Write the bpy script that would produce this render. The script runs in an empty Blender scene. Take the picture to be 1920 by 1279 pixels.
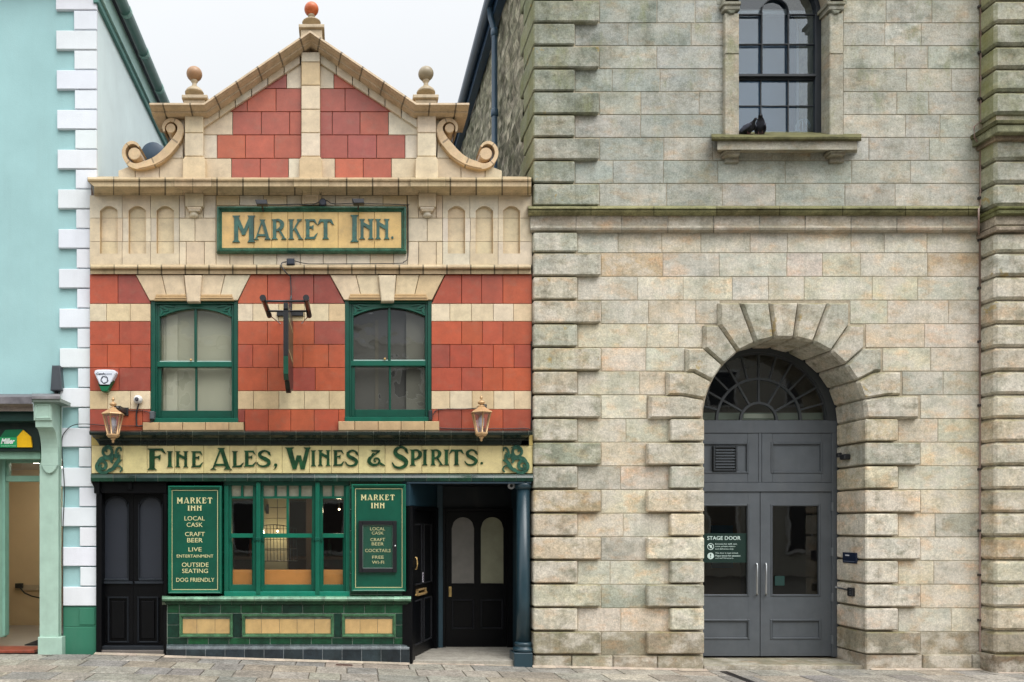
import bpy, math, random
from mathutils import Vector, Matrix
R = math.radians
rnd = random.Random(11)
scene = bpy.context.scene
C = scene.collection

# ---------------------------------------------------------------- camera, sky, sun, exposure
DIST, FPX, VX, VY, EYE = 10.0, 1500.0, 650.0, 985.0, 1.7
cam = bpy.data.cameras.new("camera"); camo = bpy.data.objects.new("camera", cam); C.objects.link(camo)
camo.location = (0, -DIST, EYE); camo.rotation_euler = (R(90), 0, 0)
cam.sensor_width = 36; cam.lens = FPX/1920*36
cam.shift_x = (960-VX)/1920; cam.shift_y = (VY-639.5)/1920
cam.clip_start = 0.05; cam.clip_end = 800
scene.camera = camo

SUN_EL, SUN_ROT = 56, 150
world = bpy.data.worlds.new("World"); scene.world = world; world.use_nodes = True
wn = world.node_tree; wn.nodes.clear()
sky = wn.nodes.new('ShaderNodeTexSky'); sky.sky_type = 'NISHITA'; sky.sun_disc = False
sky.sun_elevation = R(SUN_EL); sky.sun_rotation = R(SUN_ROT); sky.air_density = 1.2; sky.dust_density = 4.0
hs = wn.nodes.new('ShaderNodeHueSaturation'); hs.inputs['Saturation'].default_value = 0.12
mx = wn.nodes.new('ShaderNodeMix'); mx.data_type = 'RGBA'; mx.inputs[0].default_value = 0.75
mx.inputs[7].default_value = (9.6, 9.9, 10.2, 1)
bg = wn.nodes.new('ShaderNodeBackground'); bg.inputs['Strength'].default_value = 0.12
wo = wn.nodes.new('ShaderNodeOutputWorld')
wn.links.new(sky.outputs[0], hs.inputs['Color']); wn.links.new(hs.outputs[0], mx.inputs[6])
tcw = wn.nodes.new('ShaderNodeTexCoord'); spw = wn.nodes.new('ShaderNodeSeparateXYZ'); rw = wn.nodes.new('ShaderNodeMapRange')
rw.inputs[1].default_value = 0; rw.inputs[2].default_value = 1; rw.inputs[3].default_value = .55; rw.inputs[4].default_value = 1.45   # an overcast sky is brighter overhead
vw = wn.nodes.new('ShaderNodeVectorMath'); vw.operation = 'SCALE'
wn.links.new(tcw.outputs['Generated'], spw.inputs[0]); wn.links.new(spw.outputs['Z'], rw.inputs[0]); wn.links.new(mx.outputs[2], vw.inputs[0]); wn.links.new(rw.outputs[0], vw.inputs[3])
# the overcast is thinner on the sun's side of the sky (behind the camera) and a touch greyer opposite, with faint cloud tone
ry = wn.nodes.new('ShaderNodeMapRange'); ry.interpolation_type = 'SMOOTHSTEP'; ry.inputs[1].default_value = -.1; ry.inputs[2].default_value = .6; ry.inputs[3].default_value = 1.06; ry.inputs[4].default_value = .63
cl_ = wn.nodes.new('ShaderNodeTexNoise'); cl_.inputs['Scale'].default_value = 2.2; cl_.inputs['Detail'].default_value = 4; rc = wn.nodes.new('ShaderNodeMapRange'); rc.inputs[3].default_value = .94; rc.inputs[4].default_value = 1.06
mm = wn.nodes.new('ShaderNodeMath'); mm.operation = 'MULTIPLY'; v2 = wn.nodes.new('ShaderNodeVectorMath'); v2.operation = 'SCALE'
wn.links.new(spw.outputs['Y'], ry.inputs[0]); wn.links.new(tcw.outputs['Generated'], cl_.inputs[0]); wn.links.new(cl_.outputs['Fac'], rc.inputs[0]); wn.links.new(ry.outputs[0], mm.inputs[0]); wn.links.new(rc.outputs[0], mm.inputs[1])
wn.links.new(vw.outputs[0], v2.inputs[0]); wn.links.new(mm.outputs[0], v2.inputs[3]); wn.links.new(v2.outputs[0], bg.inputs['Color']); wn.links.new(bg.outputs[0], wo.inputs[0])
sun = bpy.data.lights.new("sun", 'SUN'); sun.energy = 1.25; sun.angle = R(38); sun.color = (1, 0.975, 0.94)
suno = bpy.data.objects.new("sun", sun); C.objects.link(suno)
az = R(SUN_ROT)   # direction towards the sun: behind the camera and to the left
sd = Vector((math.sin(az)*math.cos(R(SUN_EL)), math.cos(az)*math.cos(R(SUN_EL)), math.sin(R(SUN_EL))))
suno.rotation_euler = sd.to_track_quat('Z', 'Y').to_euler(); suno.location = (-6, -12, 20)
scene.view_settings.view_transform = 'Standard'; scene.view_settings.look = 'None'
scene.view_settings.exposure = 0.6; scene.view_settings.gamma = 1.0
scene.view_settings.use_curve_mapping = False

# ---------------------------------------------------------------- helpers
def W(px, py, Y=0.0):
    s = (DIST+Y)/FPX
    return Vector(((px-VX)*s, Y, EYE+(VY-py)*s))
def col(h, k=0.9):
    h = h.lstrip('#'); o = []
    for i in (0, 2, 4):
        c = int(h[i:i+2], 16)/255
        c = c/12.92 if c <= 0.04045 else ((c+0.055)/1.055)**2.4
        o.append(c*k)
    return tuple(o)
def jit(c, a=0.06, h=0.02, r=None):
    r = r or rnd
    f = 1+r.uniform(-a, a)
    return tuple(max(0, x*f*(1+r.uniform(-h, h))) for x in c)
def mixc(a, b, t): return tuple(x*(1-t)+y*t for x, y in zip(a, b))
WHITE = (1, 1, 1)

class MB:
    def __init__(s): s.v = []; s.f = []; s.c = []; s.sm = []; s.T = None
    def P(s, x, y, z):
        p = Vector((x, y, z))
        if s.T is not None: p = s.T @ p
        s.v.append(p); return len(s.v)-1
    def F(s, idx, c=WHITE, sm=False): s.f.append(tuple(idx)); s.c.append(c); s.sm.append(sm)
    def prism(s, poly, Yf, Yb, ch=0.0, c=WHITE, chd=None, back=False):
        a = sum(poly[i][0]*poly[(i+1) % len(poly)][1]-poly[(i+1) % len(poly)][0]*poly[i][1] for i in range(len(poly)))
        if a < 0: poly = poly[::-1]
        n = len(poly); chd = ch if chd is None else chd
        ring = [s.P(x, Yf+(chd if ch else 0), z) for x, z in poly]
        bk = [s.P(x, Yb, z) for x, z in poly]
        if ch:
            ins = []
            for i in range(n):
                p0 = Vector(poly[i-1]); p1 = Vector(poly[i]); p2 = Vector(poly[(i+1) % n])
                d1 = (p1-p0).normalized(); d2 = (p2-p1).normalized()
                n1 = Vector((-d1.y, d1.x)); n2 = Vector((-d2.y, d2.x))
                m = n1+n2
                if m.length < 1e-6: m = n1
                m.normalize(); k = max(0.35, m.dot(n1))
                q = p1+m*(ch/k); ins.append(s.P(q.x, Yf, q.y))
            s.F(ins, c)
            for i in range(n): s.F((ins[i], ring[i], ring[(i+1) % n], ins[(i+1) % n]), c)
        else: s.F(ring, c)
        for i in range(n): s.F((ring[i], bk[i], bk[(i+1) % n], ring[(i+1) % n]), c)
        if back: s.F(bk[::-1], c)
    def box(s, x0, x1, z0, z1, Yf, Yb, ch=0, c=WHITE, back=True):
        s.prism([(x0, z0), (x1, z0), (x1, z1), (x0, z1)], Yf, Yb, ch, c, None, back)
    def pp(s, poly, Yf, Yb, ch=0, c=WHITE, chd=None, back=False):
        s.prism([(W(x, y, Yf).x, W(x, y, Yf).z) for x, y in poly], Yf, Yb, ch, c, chd, back)
    def pb(s, x0, y0, x1, y1, Yf, Yb, ch=0, c=WHITE, back=False, chd=None):
        s.pp([(x0, y1), (x1, y1), (x1, y0), (x0, y0)], Yf, Yb, ch, c, chd, back)
    def cbox(s, x0, x1, y0, y1, z0, z1, b, c=WHITE):
        lo = (x0, y0, z0); hi = (x1, y1, z1); V = {}
        for sx in (0, 1):
            for sy in (0, 1):
                for sz in (0, 1):
                    sg = (sx, sy, sz)
                    for ax in range(3):
                        p = [(hi[k] if sg[k] else lo[k]) if k == ax else (hi[k]-b if sg[k] else lo[k]+b) for k in range(3)]
                        V[sg+(ax,)] = s.P(*p)
        for ax in range(3):
            o = [k for k in range(3) if k != ax]
            for sg in (0, 1):
                q = []
                for a_, b_ in ((0, 0), (1, 0), (1, 1), (0, 1)):
                    t = [0, 0, 0]; t[ax] = sg; t[o[0]] = a_; t[o[1]] = b_
                    q.append(V[tuple(t)+(ax,)])
                s.F(q, c)
            for a_ in (0, 1):
                for b_ in (0, 1):
                    t0 = [0, 0, 0]; t1 = [0, 0, 0]; t0[ax] = 0; t1[ax] = 1
                    for t in (t0, t1): t[o[0]] = a_; t[o[1]] = b_
                    s.F((V[tuple(t0)+(o[0],)], V[tuple(t1)+(o[0],)], V[tuple(t1)+(o[1],)], V[tuple(t0)+(o[1],)]), c)
        for sx in (0, 1):
            for sy in (0, 1):
                for sz in (0, 1): s.F([V[(sx, sy, sz, k)] for k in range(3)], c)
    def tube(s, pts, r, n=8, c=WHITE, cap=True):
        pts = [Vector(p) for p in pts]; rings = []
        for i, p in enumerate(pts):
            d = (pts[min(i+1, len(pts)-1)]-pts[max(i-1, 0)]).normalized()
            u = d.cross(Vector((0, 0, 1)) if abs(d.z) < .9 else Vector((1, 0, 0))).normalized(); w = d.cross(u)
            rr = r[i] if isinstance(r, (list, tuple)) else r
            rings.append([s.P(*(p+u*math.cos(2*math.pi*k/n)*rr+w*math.sin(2*math.pi*k/n)*rr)) for k in range(n)])
        for a, b in zip(rings, rings[1:]):
            for k in range(n): s.F((a[k], a[(k+1) % n], b[(k+1) % n], b[k]), c, True)
        if cap: s.F(rings[0], c); s.F(rings[-1][::-1], c)
    def lathe(s, x, y, z, prof, n=20, c=WHITE, sm=True, rot=0):
        rings = [[s.P(x+r*math.cos(2*math.pi*k/n+rot), y+r*math.sin(2*math.pi*k/n+rot), z+h) for k in range(n)] for r, h in prof]
        for a, b in zip(rings, rings[1:]):
            for k in range(n): s.F((a[k], a[(k+1) % n], b[(k+1) % n], b[k]), c, sm)
        s.F(rings[0][::-1], c); s.F(rings[-1], c)
    def ball(s, x, y, z, r, n=20, c=WHITE, sz=1):
        m = n//2
        s.lathe(x, y, z, [(max(1e-4, r*math.sin(math.pi*i/m)), -r*sz*math.cos(math.pi*i/m)) for i in range(m+1)], n, c)
    def ext(s, prof, x0, x1, c=WHITE, sm=False):
        """prof: (Y, py) or (Y, py, dx0, dx1); swept along X between pixel columns x0..x1"""
        A = []; B = []
        for p in prof:
            Y, py = p[0], p[1]; d0 = p[2] if len(p) > 2 else 0; d1 = p[3] if len(p) > 3 else 0
            a = W(x0+d0, py, Y); b = W(x1+d1, py, Y)
            A.append(s.P(*a)); B.append(s.P(*b))
        for i in range(len(prof)-1): s.F((A[i], A[i+1], B[i+1], B[i]), c, sm)
        s.F(A, c); s.F(B[::-1], c)
    def extj(s, prof, x0, x1, step, c, dark=0.5, gap=1.0, jr=0.05, off=0):
        """moulding in tile lengths with stained joints between them"""
        x = x0-off
        while x < x1-1:
            a = max(x0, x); b = min(x1, x+step)
            if b-a > 3:
                cc = jit(c, jr)
                dk = tuple(q*dark for q in cc)
                pm = [tuple(p[:2]) for p in prof]
                p0 = [tuple(p[:2])+((p[2] if len(p) > 2 else 0), 0) for p in prof] if a <= x0+.01 else pm
                p1 = [tuple(p[:2])+(0, (p[3] if len(p) > 3 else 0)) for p in prof] if b >= x1-.01 else pm
                p01 = [(q[0], q[1], (q[2] if len(q) > 2 else 0), (r_[3] if len(r_) > 3 else 0)) for q, r_ in zip(p0, p1)]
                if p0 is pm and p1 is pm: s.ext(pm, a+gap*.5, a+1.6, dk); s.ext(pm, a+1.6, b-1.6, cc); s.ext(pm, b-1.6, b-gap*.5, dk)
                else: s.ext(p01, a+gap*.5, b-gap*.5, cc)
            x += step
        s.ext([(p[0]+.006,)+tuple(p[1:]) for p in prof], x0, x1, tuple(q*.18 for q in c))
    def sweep(s, path, prof, closed=False, c=WHITE, part=None):
        """path: (x,z) world points; prof: (d,Y) with d to the left-hand side of the path; mitred"""
        n = len(path); rings = []
        for i in range(n):
            p = Vector(path[i])
            if closed or 0 < i < n-1:
                d1 = (p-Vector(path[i-1])).normalized(); d2 = (Vector(path[(i+1) % n])-p).normalized()
            elif i == 0: d1 = d2 = (Vector(path[1])-p).normalized()
            else: d1 = d2 = (p-Vector(path[i-1])).normalized()
            n1 = Vector((-d1.y, d1.x)); n2 = Vector((-d2.y, d2.x)); m = (n1+n2).normalized(); k = m.dot(n1)
            rings.append([(p+m*(d/k), Y) for d, Y in prof])
        segs = range(n if closed else n-1)
        for i in segs:
            a = rings[i]; b = rings[(i+1) % n]
            A = [s.P(q.x, Y, q.y) for q, Y in a]; B = [s.P(q.x, Y, q.y) for q, Y in b]
            for j in range(len(prof)-1): s.F((A[j], A[j+1], B[j+1], B[j]), c)
            if not closed and i == 0: s.F(A, c)
            if not closed and i == n-2: s.F(B[::-1], c)
    def frame(s, x0, y0, x1, y1, wd, Yf, Yb, c=WHITE, ch=0.004):
        a, b = W(x0, y0, Yf), W(x1, y1, Yf); w = wd*(DIST+Yf)/FPX
        s.box(a.x, a.x+w, b.z, a.z, Yf, Yb, ch, c); s.box(b.x-w, b.x, b.z, a.z, Yf, Yb, ch, c)
        s.box(a.x+w, b.x-w, a.z-w, a.z, Yf+.0015, Yb, ch, c); s.box(a.x+w, b.x-w, b.z, b.z+w, Yf+.0015, Yb, ch, c)
    def build(s, name, m, parent=None, label=None):
        me = bpy.data.meshes.new(name)
        org = parent.get('_o', (0, 0, 0)) if parent is not None else (0, 0, 0)
        org = Vector(org)
        me.from_pydata([tuple(p-org) for p in s.v], [], s.f)
        at = me.color_attributes.new("tint", 'FLOAT_COLOR', 'CORNER')
        buf = []
        for f, c in zip(s.f, s.c): buf += [c[0], c[1], c[2], 1.0]*len(f)
        at.data.foreach_set('color', buf)
        me.polygons.foreach_set('use_smooth', s.sm)
        me.materials.append(m); me.update()
        o = bpy.data.objects.new(name, me); C.objects.link(o)
        if parent is not None: o.parent = parent; o['_o'] = tuple(org)
        if label: o['label'] = label
        return o

def thing(name, label, cat, loc=(0, 0, 0), group=None):
    o = bpy.data.objects.new(name, None); C.objects.link(o); o.location = loc; o['_o'] = tuple(loc)
    o.empty_display_size = .1
    o['label'] = label; o['category'] = cat
    if group: o['group'] = group
    return o
def tag(o, label, cat, group=None):
    o['label'] = label; o['category'] = cat
    if group: o['group'] = group
    return o
def setting(o): o['kind'] = 'structure'; return o
def copy_tree(o, parent=None):
    c = o.copy(); C.objects.link(c)
    if parent is not None: c.parent = parent
    for ch in list(o.children): copy_tree(ch, c)
    return c

# ---------------------------------------------------------------- materials
_m = {}
def MAT(name, rough=.7, noise=.12, ns=5, ns2=None, speck=0, sps=70, bump=.0, bs=60, spec=.4, metal=0, dirt=0, dirtc=(.10, .085, .06), ds=(1.6, 1.6, .5),
        moss=0, mossc=(.10, .12, .025), lichen=0, blotch=0, orange=0, coat=0, emit=0, base=None, streak=0, warm=0):
    if name in _m: return _m[name]
    m = bpy.data.materials.new(name); m.use_nodes = True; nt = m.node_tree; N = nt.nodes; L = nt.links; N.clear()
    out = N.new('ShaderNodeOutputMaterial'); b = N.new('ShaderNodeBsdfPrincipled'); L.new(b.outputs[0], out.inputs[0])
    geo = N.new('ShaderNodeNewGeometry')
    # masonry: every stone takes its own piece of the grain, so the clouding breaks at the joints
    gp = geo.outputs['Position']
    if blotch:
        ta = N.new('ShaderNodeAttribute'); ta.attribute_name = 'tint'; sv = N.new('ShaderNodeVectorMath'); sv.operation = 'MULTIPLY_ADD'
        L.new(ta.outputs['Color'], sv.inputs[0]); sv.inputs[1].default_value = (61, 83, 97); L.new(geo.outputs['Position'], sv.inputs[2]); gp = sv.outputs[0]
    def nb(scale, detail, sc, rg):
        t = N.new('ShaderNodeTexNoise'); t.inputs['Scale'].default_value = scale; t.inputs['Detail'].default_value = detail; t.inputs['Roughness'].default_value = rg
        mp = N.new('ShaderNodeMapping'); mp.inputs['Scale'].default_value = sc; L.new(gp, mp.inputs[0]); L.new(mp.outputs[0], t.inputs[0]); return t
    def nz(scale, detail=4, sc=None, rg=.6):
        t = N.new('ShaderNodeTexNoise'); t.inputs['Scale'].default_value = scale; t.inputs['Detail'].default_value = detail
        t.inputs['Roughness'].default_value = rg
        if sc:
            mp = N.new('ShaderNodeMapping'); mp.inputs['Scale'].default_value = sc; L.new(geo.outputs['Position'], mp.inputs[0]); L.new(mp.outputs[0], t.inputs[0])
        else: L.new(geo.outputs['Position'], t.inputs[0])
        return t
    def ramp(src, a, b_, va, vb):
        r = N.new('ShaderNodeMapRange'); r.inputs[1].default_value = a; r.inputs[2].default_value = b_; r.inputs[3].default_value = va; r.inputs[4].default_value = vb
        L.new(src, r.inputs[0]); return r.outputs[0]
    def math_(op, x, y):
        n = N.new('ShaderNodeMath'); n.operation = op
        for i, q in enumerate((x, y)):
            if isinstance(q, (int, float)): n.inputs[i].default_value = q
            else: L.new(q, n.inputs[i])
        return n.outputs[0]
    def mix(mode, fac, a, b_):
        n = N.new('ShaderNodeMix'); n.data_type = 'RGBA'; n.blend_type = mode
        if isinstance(fac, (int, float)): n.inputs[0].default_value = fac
        else: L.new(fac, n.inputs[0])
        for i, q in ((6, a), (7, b_)):
            if isinstance(q, tuple): n.inputs[i].default_value = q+(1,) if len(q) == 3 else q
            else: L.new(q, n.inputs[i])
        return n.outputs[2]
    def scalar(c, f):   # colour times scalar
        n = N.new('ShaderNodeVectorMath'); n.operation = 'SCALE'; L.new(c, n.inputs[0]); L.new(f, n.inputs[3]); return n.outputs[0]
    if base is None:
        a = N.new('ShaderNodeAttribute'); a.attribute_name = 'tint'; c = a.outputs['Color']
    else:
        a = N.new('ShaderNodeRGB'); a.outputs[0].default_value = base+(1,); c = a.outputs[0]
    if noise: c = scalar(c, ramp(nz(ns, 5).outputs['Fac'], .3, .7, 1-noise, 1+noise))
    if warm:
        f = ramp(nz(3.1, 3, (1, 1, 1.7)).outputs['Fac'], .48, .68, 0, warm)
        c = mix('MULTIPLY', f, c, (1.06, .93, .76))
    if blotch:   # grey and peach clouding inside the stones
        f = ramp(nb(3.4, 5, (1, 1, 1.5), .62).outputs['Fac'], .44, .62, 0, blotch); c = mix('MULTIPLY', f, c, (.80, .84, .86))
        f = ramp(nb(3.6, 4, (1, 1, 1.9), .6).outputs['Fac'], .52, .66, 0, blotch); c = mix('MULTIPLY', f, c, (1.08, .87, .72))
        f = ramp(nb(9, 6, (1, 1, 1.4), .75).outputs['Fac'], .50, .64, 0, blotch); c = mix('MULTIPLY', f, c, (.72, .73, .70))
    if lichen:   # weathering: grey-green growth, more of it high on the wall
        sp = N.new('ShaderNodeSeparateXYZ'); L.new(geo.outputs['Position'], sp.inputs[0])
        hgt = ramp(sp.outputs['Z'], 2.5, 7.0, 0.22, .8)
        n1 = ramp(nz(1.9, 6, (1, 1, 1.3), .7).outputs['Fac'], .40, .62, 0, 1)
        f = math_('MULTIPLY', math_('MULTIPLY', n1, hgt), lichen)
        c = mix('MIX', f, c, (.33, .345, .30))
        n2 = ramp(nz(7, 5, None, .7).outputs['Fac'], .56, .74, 0, .55)
        c = mix('MULTIPLY', math_('MULTIPLY', math_('MULTIPLY', n2, hgt), lichen*1.6), c, (.50, .54, .46))
        hi = ramp(sp.outputs['Z'], 5.3, 7.6, 0.05, .95)
        n4 = ramp(nz(1.25, 7, (1.2, 1, 1.5), .72).outputs['Fac'], .50, .63, 0, 1); c = mix('MULTIPLY', math_('MULTIPLY', math_('MULTIPLY', n4, hi), lichen), c, (.38, .41, .35))
        n5 = ramp(nz(2.3, 6, (1.6, 1, .8), .7).outputs['Fac'], .54, .66, 0, .65); c = mix('MIX', math_('MULTIPLY', n5, hi), c, (.21, .225, .11))
        n6 = ramp(nb(2.4, 5, (1, 1, 1.6), .65).outputs['Fac'], .48, .60, 0, .6); lo = ramp(sp.outputs['Z'], 5.2, 6.2, 1, .35); c = mix('MIX', math_('MULTIPLY', n6, lo), c, (.62, .57, .49))
        n3 = ramp(nz(2.6, 6, (1.3, 1, 2.2), .7).outputs['Fac'], .55, .75, 0, .45)
        c = mix('MIX', math_('MULTIPLY', n3, hgt), c, (.52, .52, .48))
    if dirt:
        f = ramp(nz(2.2, 6, ds, .65).outputs['Fac'], .52, .74, 0, dirt); c = mix('MIX', f, c, dirtc)
    if streak:
        f = ramp(nz(9, 3, (1, 1, .08)).outputs['Fac'], .52, .75, 0, streak); c = mix('MULTIPLY', f, c, (.45, .43, .38))
    if speck:
        v = nz(sps, 2, None, .8); c = scalar(c, ramp(v.outputs['Fac'], .32, .68, 1-speck, 1+speck))
        v2 = nz(sps*.45, 3, None, .7); c = scalar(c, ramp(v2.outputs['Fac'], .35, .65, 1-speck*.6, 1+speck*.6))
    if orange:
        sx_ = N.new('ShaderNodeSeparateXYZ'); L.new(geo.outputs['Normal'], sx_.inputs[0]); sy_ = N.new('ShaderNodeSeparateXYZ'); L.new(geo.outputs['Position'], sy_.inputs[0])
        damp = math_('MULTIPLY', math_('MULTIPLY', ramp(sx_.outputs['X'], -.9, -.5, 1, 0), ramp(sy_.outputs['Z'], 5.2, 6.4, 0, .6)), ramp(nz(2.4, 5, None, .7).outputs['Fac'], .3, .6, .4, 1)); c = mix('MIX', damp, c, (.25, .25, .085))
        so = N.new('ShaderNodeSeparateXYZ'); L.new(geo.outputs['Position'], so.inputs[0])
        f = math_('MULTIPLY', ramp(nz(3.3, 4, None, .7).outputs['Fac'], .63, .68, 0, orange), ramp(so.outputs['Z'], 2.6, 3.4, 0, 1)); c = mix('MIX', f, c, (.36, .24, .05))
    if moss:
        sn = N.new('ShaderNodeSeparateXYZ'); L.new(geo.outputs['Normal'], sn.inputs[0])
        up = ramp(sn.outputs['Z'], .2, .7, 0, 1)
        f = math_('MULTIPLY', up, ramp(nz(3, 5, None, .7).outputs['Fac'], .35, .6, 0, moss)); c = mix('MIX', f, c, mossc)
    L.new(c, b.inputs['Base Color'])
    b.inputs['Roughness'].default_value = rough; b.inputs['Metallic'].default_value = metal
    b.inputs['Specular IOR Level'].default_value = spec
    if coat: b.inputs['Coat Weight'].default_value = coat; b.inputs['Coat Roughness'].default_value = .12
    if emit: L.new(c, b.inputs['Emission Color']); b.inputs['Emission Strength'].default_value = emit
    if bump:
        bp = N.new('ShaderNodeBump'); bp.inputs['Strength'].default_value = bump; bp.inputs['Distance'].default_value = .012
        L.new(nz(bs, 4, None, .75).outputs['Fac'], bp.inputs['Height']); L.new(bp.outputs[0], b.inputs['Normal'])
    _m[name] = m; return m

def GLASS(name, tint=(1, 1, 1), refl=1.0, wav=.25, ior=1.5):
    if name in _m: return _m[name]
    m = bpy.data.materials.new(name); m.use_nodes = True; nt = m.node_tree; N = nt.nodes; L = nt.links; N.clear()
    out = N.new('ShaderNodeOutputMaterial'); mixn = N.new('ShaderNodeMixShader'); t = N.new('ShaderNodeBsdfTransparent'); g = N.new('ShaderNodeBsdfGlossy')
    t.inputs[0].default_value = tint+(1,); g.inputs['Roughness'].default_value = .015; g.inputs[0].default_value = (.95, .98, 1, 1)
    r0 = ((ior-1)/(ior+1))**2*2*refl    # both faces of the pane
    lw = N.new('ShaderNodeLayerWeight'); lw.inputs[0].default_value = .5
    p5 = N.new('ShaderNodeMath'); p5.operation = 'POWER'; L.new(lw.outputs['Facing'], p5.inputs[0]); p5.inputs[1].default_value = 5
    k = N.new('ShaderNodeMath'); k.operation = 'MULTIPLY_ADD'; k.use_clamp = True; k.inputs[1].default_value = 1-r0; k.inputs[2].default_value = r0; L.new(p5.outputs[0], k.inputs[0])
    geo = N.new('ShaderNodeNewGeometry'); nz = N.new('ShaderNodeTexNoise'); nz.inputs['Scale'].default_value = 3.2; nz.inputs['Detail'].default_value = 1.5
    L.new(geo.outputs['Position'], nz.inputs[0])
    bp = N.new('ShaderNodeBump'); bp.inputs['Strength'].default_value = wav; bp.inputs['Distance'].default_value = .02
    L.new(nz.outputs['Fac'], bp.inputs['Height']); L.new(bp.outputs[0], g.inputs['Normal'])
    L.new(k.outputs[0], mixn.inputs[0]); L.new(t.outputs[0], mixn.inputs[1]); L.new(g.outputs[0], mixn.inputs[2]); L.new(mixn.outputs[0], out.inputs[0])
    _m[name] = m; return m

granite = MAT('granite', rough=.9, noise=.12, ns=3.2, blotch=.8, speck=.17, sps=52, bump=.45, bs=42, spec=.2, lichen=.8, dirt=.5, dirtc=(.27, .255, .20), ds=(1.5, 1.5, 2.2), moss=.5, mossc=(.16, .15, .07), warm=.45, streak=.28)
granite_w = MAT('granite_weathered', rough=.92, noise=.20, ns=5, blotch=.7, orange=.6, speck=.20, sps=50, bump=.5, bs=38, spec=.2, lichen=.9, dirt=.75, dirtc=(.15, .15, .095), ds=(2.4, 2.4, 3.4), moss=.6, mossc=(.17, .15, .05), warm=.25, streak=.45)
granite_dark = MAT('granite_mossy', rough=.9, noise=.38, ns=6, speck=.25, sps=60, bump=.5, bs=50, spec=.2, dirt=.5, dirtc=(.07, .075, .03), moss=.6, mossc=(.15, .145, .06), streak=.6)
faience = MAT('faience', rough=.36, noise=.14, ns=7, bump=.10, bs=14, spec=.45, dirt=.26, dirtc=(.24, .17, .12), ds=(3, 3, 4), speck=.05, sps=70, streak=.14)
faience_st = MAT('faience_stained', rough=.5, noise=.14, ns=6, bump=.10, bs=30, spec=.4, dirt=.45, dirtc=(.17, .14, .085), ds=(2.5, 2.5, 1.2), streak=.45, moss=.35, mossc=(.20, .18, .11), speck=.08, sps=60)
blackp = MAT('black_paint', rough=.38, noise=.1, ns=8, bump=.03, bs=30, spec=.18)
glaze = MAT('green_glaze', rough=.22, noise=.4, ns=9, bump=.16, bs=18, spec=.4, speck=.12, sps=80, dirt=.25, dirtc=(.01, .02, .015))
paint = MAT('gloss_paint', rough=.3, noise=.12, ns=7, bump=.05, bs=24, spec=.5, streak=.12)
paintm = MAT('satin_paint', rough=.5, noise=.09, ns=6, bump=.06, bs=50, spec=.4, streak=.12, dirt=.12, dirtc=(.16, .15, .13))
stucco = MAT('painted_render', rough=.85, noise=.06, ns=1.7, bump=.22, bs=70, spec=.2, streak=.05, dirt=.05, dirtc=(.35, .36, .34), ds=(1.2, 1.2, .35))
wallpaint = MAT('interior_paint', rough=.9, noise=.05, ns=2, spec=.2)
metalk = MAT('black_metal', rough=.35, noise=.1, ns=10, spec=.5)
gold = MAT('gilded_metal', rough=.38, noise=.1, ns=12, metal=.3, spec=.5)
steel = MAT('brushed_steel', rough=.3, noise=.05, metal=.9)
letter = MAT('letter_paint', rough=.45, noise=.03, spec=.4)
letterg = MAT('relief_glaze', rough=.22, noise=.5, ns=14, spec=.6, bump=.06, bs=30)
mortar = MAT('mortar', rough=.95, noise=.2, ns=8, speck=.15, sps=60, bump=.3)
wood = MAT('varnished_wood', rough=.35, noise=.12, ns=5, spec=.45, streak=.0)
lead = MAT('lead_sheet', rough=.6, noise=.35, ns=7, dirt=.5, dirtc=(.30, .29, .28), spec=.4)
slab = MAT('paving_granite', rough=.62, noise=.22, ns=3.4, speck=.42, sps=48, bump=.7, bs=40, spec=.35, dirt=.55, dirtc=(.12, .10, .075), ds=(2, 2, 2))
rubble = MAT('rubble_stone', rough=.95, noise=.35, ns=7, speck=.32, sps=16, bump=1.0, bs=12, spec=.1, dirt=.35, dirtc=(.10, .10, .06), ds=(3, 3, 5))
slate = MAT('slate', rough=.7, noise=.25, ns=6, bump=.3, bs=12)
asphalt = MAT('asphalt', rough=.9, noise=.15, ns=1.5, speck=.25, sps=60, bump=.4, bs=60, spec=.2)
lamp_glow = MAT('ceiling_light', base=(1, .93, .8), noise=0, emit=22)
glass_up = GLASS('old_window_glass', (.9, .91, .9), 1.5, .3)
glass_dn = GLASS('window_glass', (.93, .94, .93), 1.0, .05)
glass_big = GLASS('tall_window_glass', (.80, .87, .92), 1.0, .10)
glass_lamp = GLASS('lantern_glass', (.93, .93, .95), 1.6, .1)

CR = ['#e2cca6', '#e4d0ae', '#dcc399', '#e3cfac', '#dbc096', '#e5d4b6']
PALE = ['#e3d5be', '#dfd0b6', '#e3d0b2', '#dcc9a9']
RED = ['#b9583c', '#bd5b3a', '#b5553b', '#ad503b', '#ba5839', '#b2523a', '#be5f3e', '#af543e']
DRED = ['#9c4b3c', '#96473a', '#a24e3e', '#a45142']
def cream(): return jit(col(rnd.choice(CR), .84), .04)
def pale(): return jit(col(rnd.choice(PALE), .84), .04)
def red(): return jit(col(rnd.choice(RED if rnd.random() > .18 else DRED), .84), .07, .03)
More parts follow.
